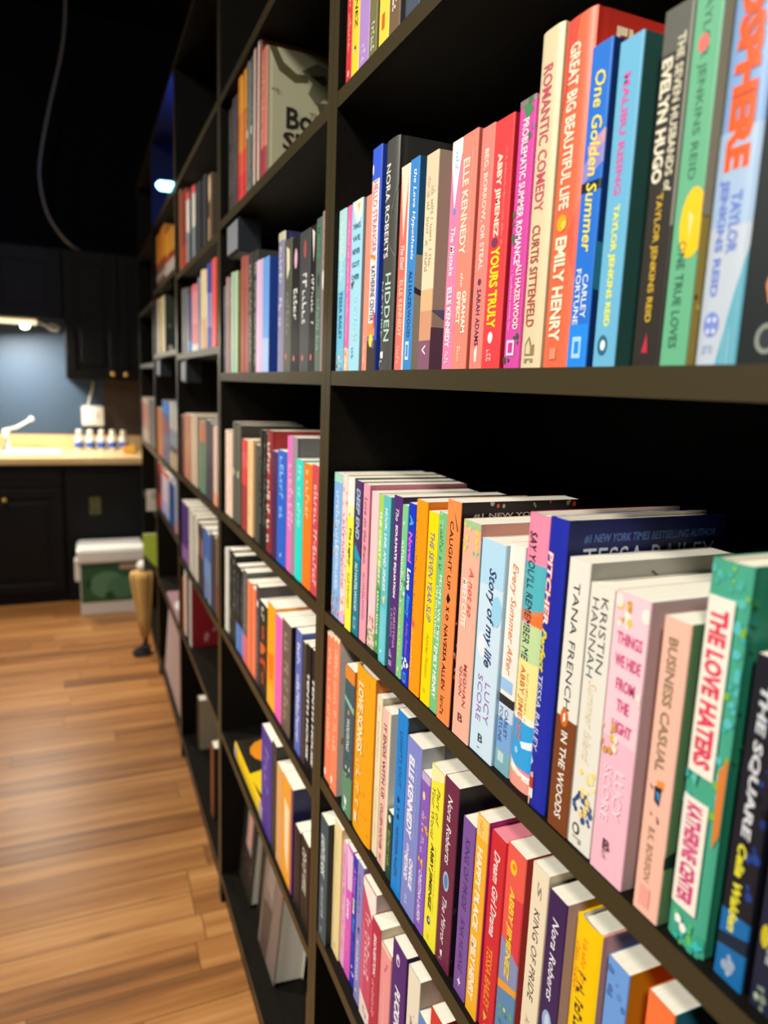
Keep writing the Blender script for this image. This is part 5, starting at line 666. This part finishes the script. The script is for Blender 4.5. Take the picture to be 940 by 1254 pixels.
# switch box and its cord
t = thing('switch_box', 'square white switch box on the wall above the bottles', 'switch', (-.24, YF - .006, 1.17))
q = MB(); q.bbox((-.072, -.045, -.07), (.072, 0, .07), WH, .008); q.build('box', t)
q = MB(); q.bbox((.0, -.049, -.045), (.045, -.045, .03), mat('#dcd8d0', .4), .002, 1); q.build('switch_plate', t)
q = MB(); q.bbox((.028, -.052, -.012), (.036, -.0488, .02), mat('#c86a4a', .4), .001, 1); q.build('switch_rocker', t)
q = MB(); q.tube([(-.03, -.03, .07), (-.02, -.03, .12), (0, -.03, .19), (.008, -.03, .25)], .006, WH, 8); q.build('cord', t)
# upper cabinets
t = thing('upper_cabinet', 'short black upper cabinet above the blue grey wall and lamp', 'cabinet', (0, 0, 0), 'black upper kitchen cabinets')
q = MB(); q.box((-1.7, 5.09, 1.79), (-.402, YF - .006, 2.225), KB); q.build('body', t)
for a, b in ((-1.695, -1.26), (-1.255, -.83), (-.825, -.407)):
    q = MB(); cab_door(q, a, b, 1.795, 2.22, 5.09); q.build('door', t)
t = thing('upper_cabinet', 'tall black upper cabinet with two brass knobs', 'cabinet', (0, 0, 0), 'black upper kitchen cabinets')
q = MB(); q.box((-.398, 5.08, 1.425), (.34, YF - .006, 2.225), KB); q.build('body', t)
for a, b, kx in ((-.393, -.078, -.115), (-.072, .243, -.035)):
    q = MB(); cab_door(q, a, b, 1.43, 2.22, 5.08); d = q.build('door', t); knob(d, kx, 5.054, 1.465)
# lamp under the short cabinet
t = thing('under_cabinet_lamp', 'lit lamp bar with looped cord under the short cabinet', 'lamp', (-.75, 5.2, 1.79))
q = MB(); q.bbox((-.75, -.03, -.03), (.2, .03, 0), mat('#c8c0a8', .4), .006); q.build('housing', t)
q = MB(); q.bbox((-.74, -.034, -.034), (.19, -.004, -.006), mat('#fff0cc', .4, 0, 1.2), .004); q.build('diffuser', t)
for k, xx in enumerate((-.62, -.25, .12)):
    q = MB(); q.lathe([(.004, -.062), (.02, -.056), (.026, -.043), (.02, -.03)], (xx, 0, 0), mat('#fff2d0', .3, 0, 14)); q.build('bulb', t)
q = MB(); q.tube([(.2, 0, -.015), (.235, 0, -.03), (.27, 0, -.055), (.305, 0, -.062), (.325, 0, -.045), (.30, .01, -.028), (.26, .02, -.02)], .008, mat('#d8d4c4', .4), 8); q.build('cord', t)
light('lamp_glow', 'AREA', (-.70, 5.06, 1.715), (-.52, 5.03, 0), 26, (1, .9, .74), .25)
# hanging cable
q = MB(); P = [(-.32, 5.0, 3.74), (-.33, 5.0, 3.5), (-.36, 5.0, 3.3), (-.43, 5.0, 3.02), (-.485, 5.0, 2.76), (-.50, 5.0, 2.60), (-.47, 5.0, 2.42), (-.40, 5.02, 2.30), (-.33, 5.06, 2.24), (-.29, 5.10, 2.232)]
def spline(P, n=6):
    P = [Vector(p) for p in P]; out = []
    for i in range(len(P) - 1):
        a, b, c_, d = P[max(i-1, 0)], P[i], P[i+1], P[min(i+2, len(P)-1)]
        for k in range(n):
            s = k / n; out.append(.5 * ((2*b) + (c_-a)*s + (2*a-5*b+4*c_-d)*s*s + (3*b-a-3*c_+d)*s**3))
    return out + [P[-1]]
q.tube(spline(P), .0085, mat('#8a8a8c', .5), 8); tag(q.build('cable'), 'long pale cable drooping from the dark ceiling to the cabinets', 'cable')
# box with white lid
t = thing('storage_box', 'green printed storage box with a white lid on the floor', 'box', (-.18, 4.62, 0))
q = MB(); q.bbox((-.175, -.115, 0), (.19, .17, .33), mat('#e4e2dc', .6), .006); q.build('body', t)
q = MB(); q.bbox((-.170, -.1175, .085), (.186, -.1145, .325), mat('#2c5a3a', .6), .001, 1)
def disc(cx, cz, r, c, y, sx_=1.0):
    q.add([(cx + sx_ * r * math.cos(2*math.pi*k/20), y, cz + r * math.sin(2*math.pi*k/20)) for k in range(20)], [tuple(range(20))], mat(c, .6))
disc(-.02, .19, .085, '#5a8a6a', -.1180, 1.2); disc(.06, .17, .07, '#4a7c5c', -.1183, 1.2); disc(-.01, .12, .028, '#1f4a2c', -.1186); disc(-.13, .2, .03, '#1f4028', -.1184, .6)
q.add([(.05, -.1187, .285), (.18, -.1187, .285), (.18, -.1187, .318), (.05, -.1187, .318)], [(0, 1, 2, 3)], mat('#c8a898', .6)); q.build('printed_front', t)
q = MB(); q.bbox((-.19, -.13, .33), (.20, .18, .415), mat('#f4f4f0', .5), .012); q.build('lid', t)
q = MB(); q.bbox((-.205, -.05, .2), (-.175, .05, .34), mat('#e8e8e4', .5), .008); q.build('handle', t)
# tan stand by the bookcases
t = thing('stand', 'tan tapering stand with round white top and dark foot', 'stand', (-.055, 3.76, 0))
q = MB()
rings = []
for z, wx, wy, ox in ((.10, .022, .02, .012), (.2, .034, .028, .008), (.3, .047, .036, .004), (.42, .058, .042, 0), (.45, .056, .042, 0), (.457, .045, .034, 0)):
    rings.append([(ox + wx * math.copysign(abs(math.cos(a)) ** .55, math.cos(a)), wy * math.copysign(abs(math.sin(a)) ** .55, math.sin(a)) * (1 - .25 * (abs(math.cos(3 * a)) ** 3)), z) for a in [2 * math.pi * k / 36 for k in range(36)]])
vs = [p for r_ in rings for p in r_]; fs = [(36*j+k, 36*j+(k+1) % 36, 36*(j+1)+(k+1) % 36, 36*(j+1)+k) for j in range(5) for k in range(36)]
fs += [tuple(range(36))[::-1], tuple(180 + k for k in range(36))]
q.add(vs, fs, mat('#d2a862', .75), True); q.build('tan_cover', t)
q = MB(); q.lathe([(.004, .455), (.024, .462), (.032, .485), (.024, .508), (.004, .515)], (.005, 0, 0), WH, 20); q.build('knob', t)
q = MB(); q.tube([(.012, 0, .03), (.016, 0, .13), (.02, .01, .3), (.005, 0, .455)], [.013, .012, .012, .012], mat('#3a2f1e', .6), 10); q.build('post', t)
q = MB(); q.bbox((-.055, -.035, 0), (.04, .035, .034), mat('#20242c', .4), .014, 3); q.bbox((-.02, -.028, .022), (.04, .028, .06), mat('#20242c', .4), .014, 3); q.build('foot', t)
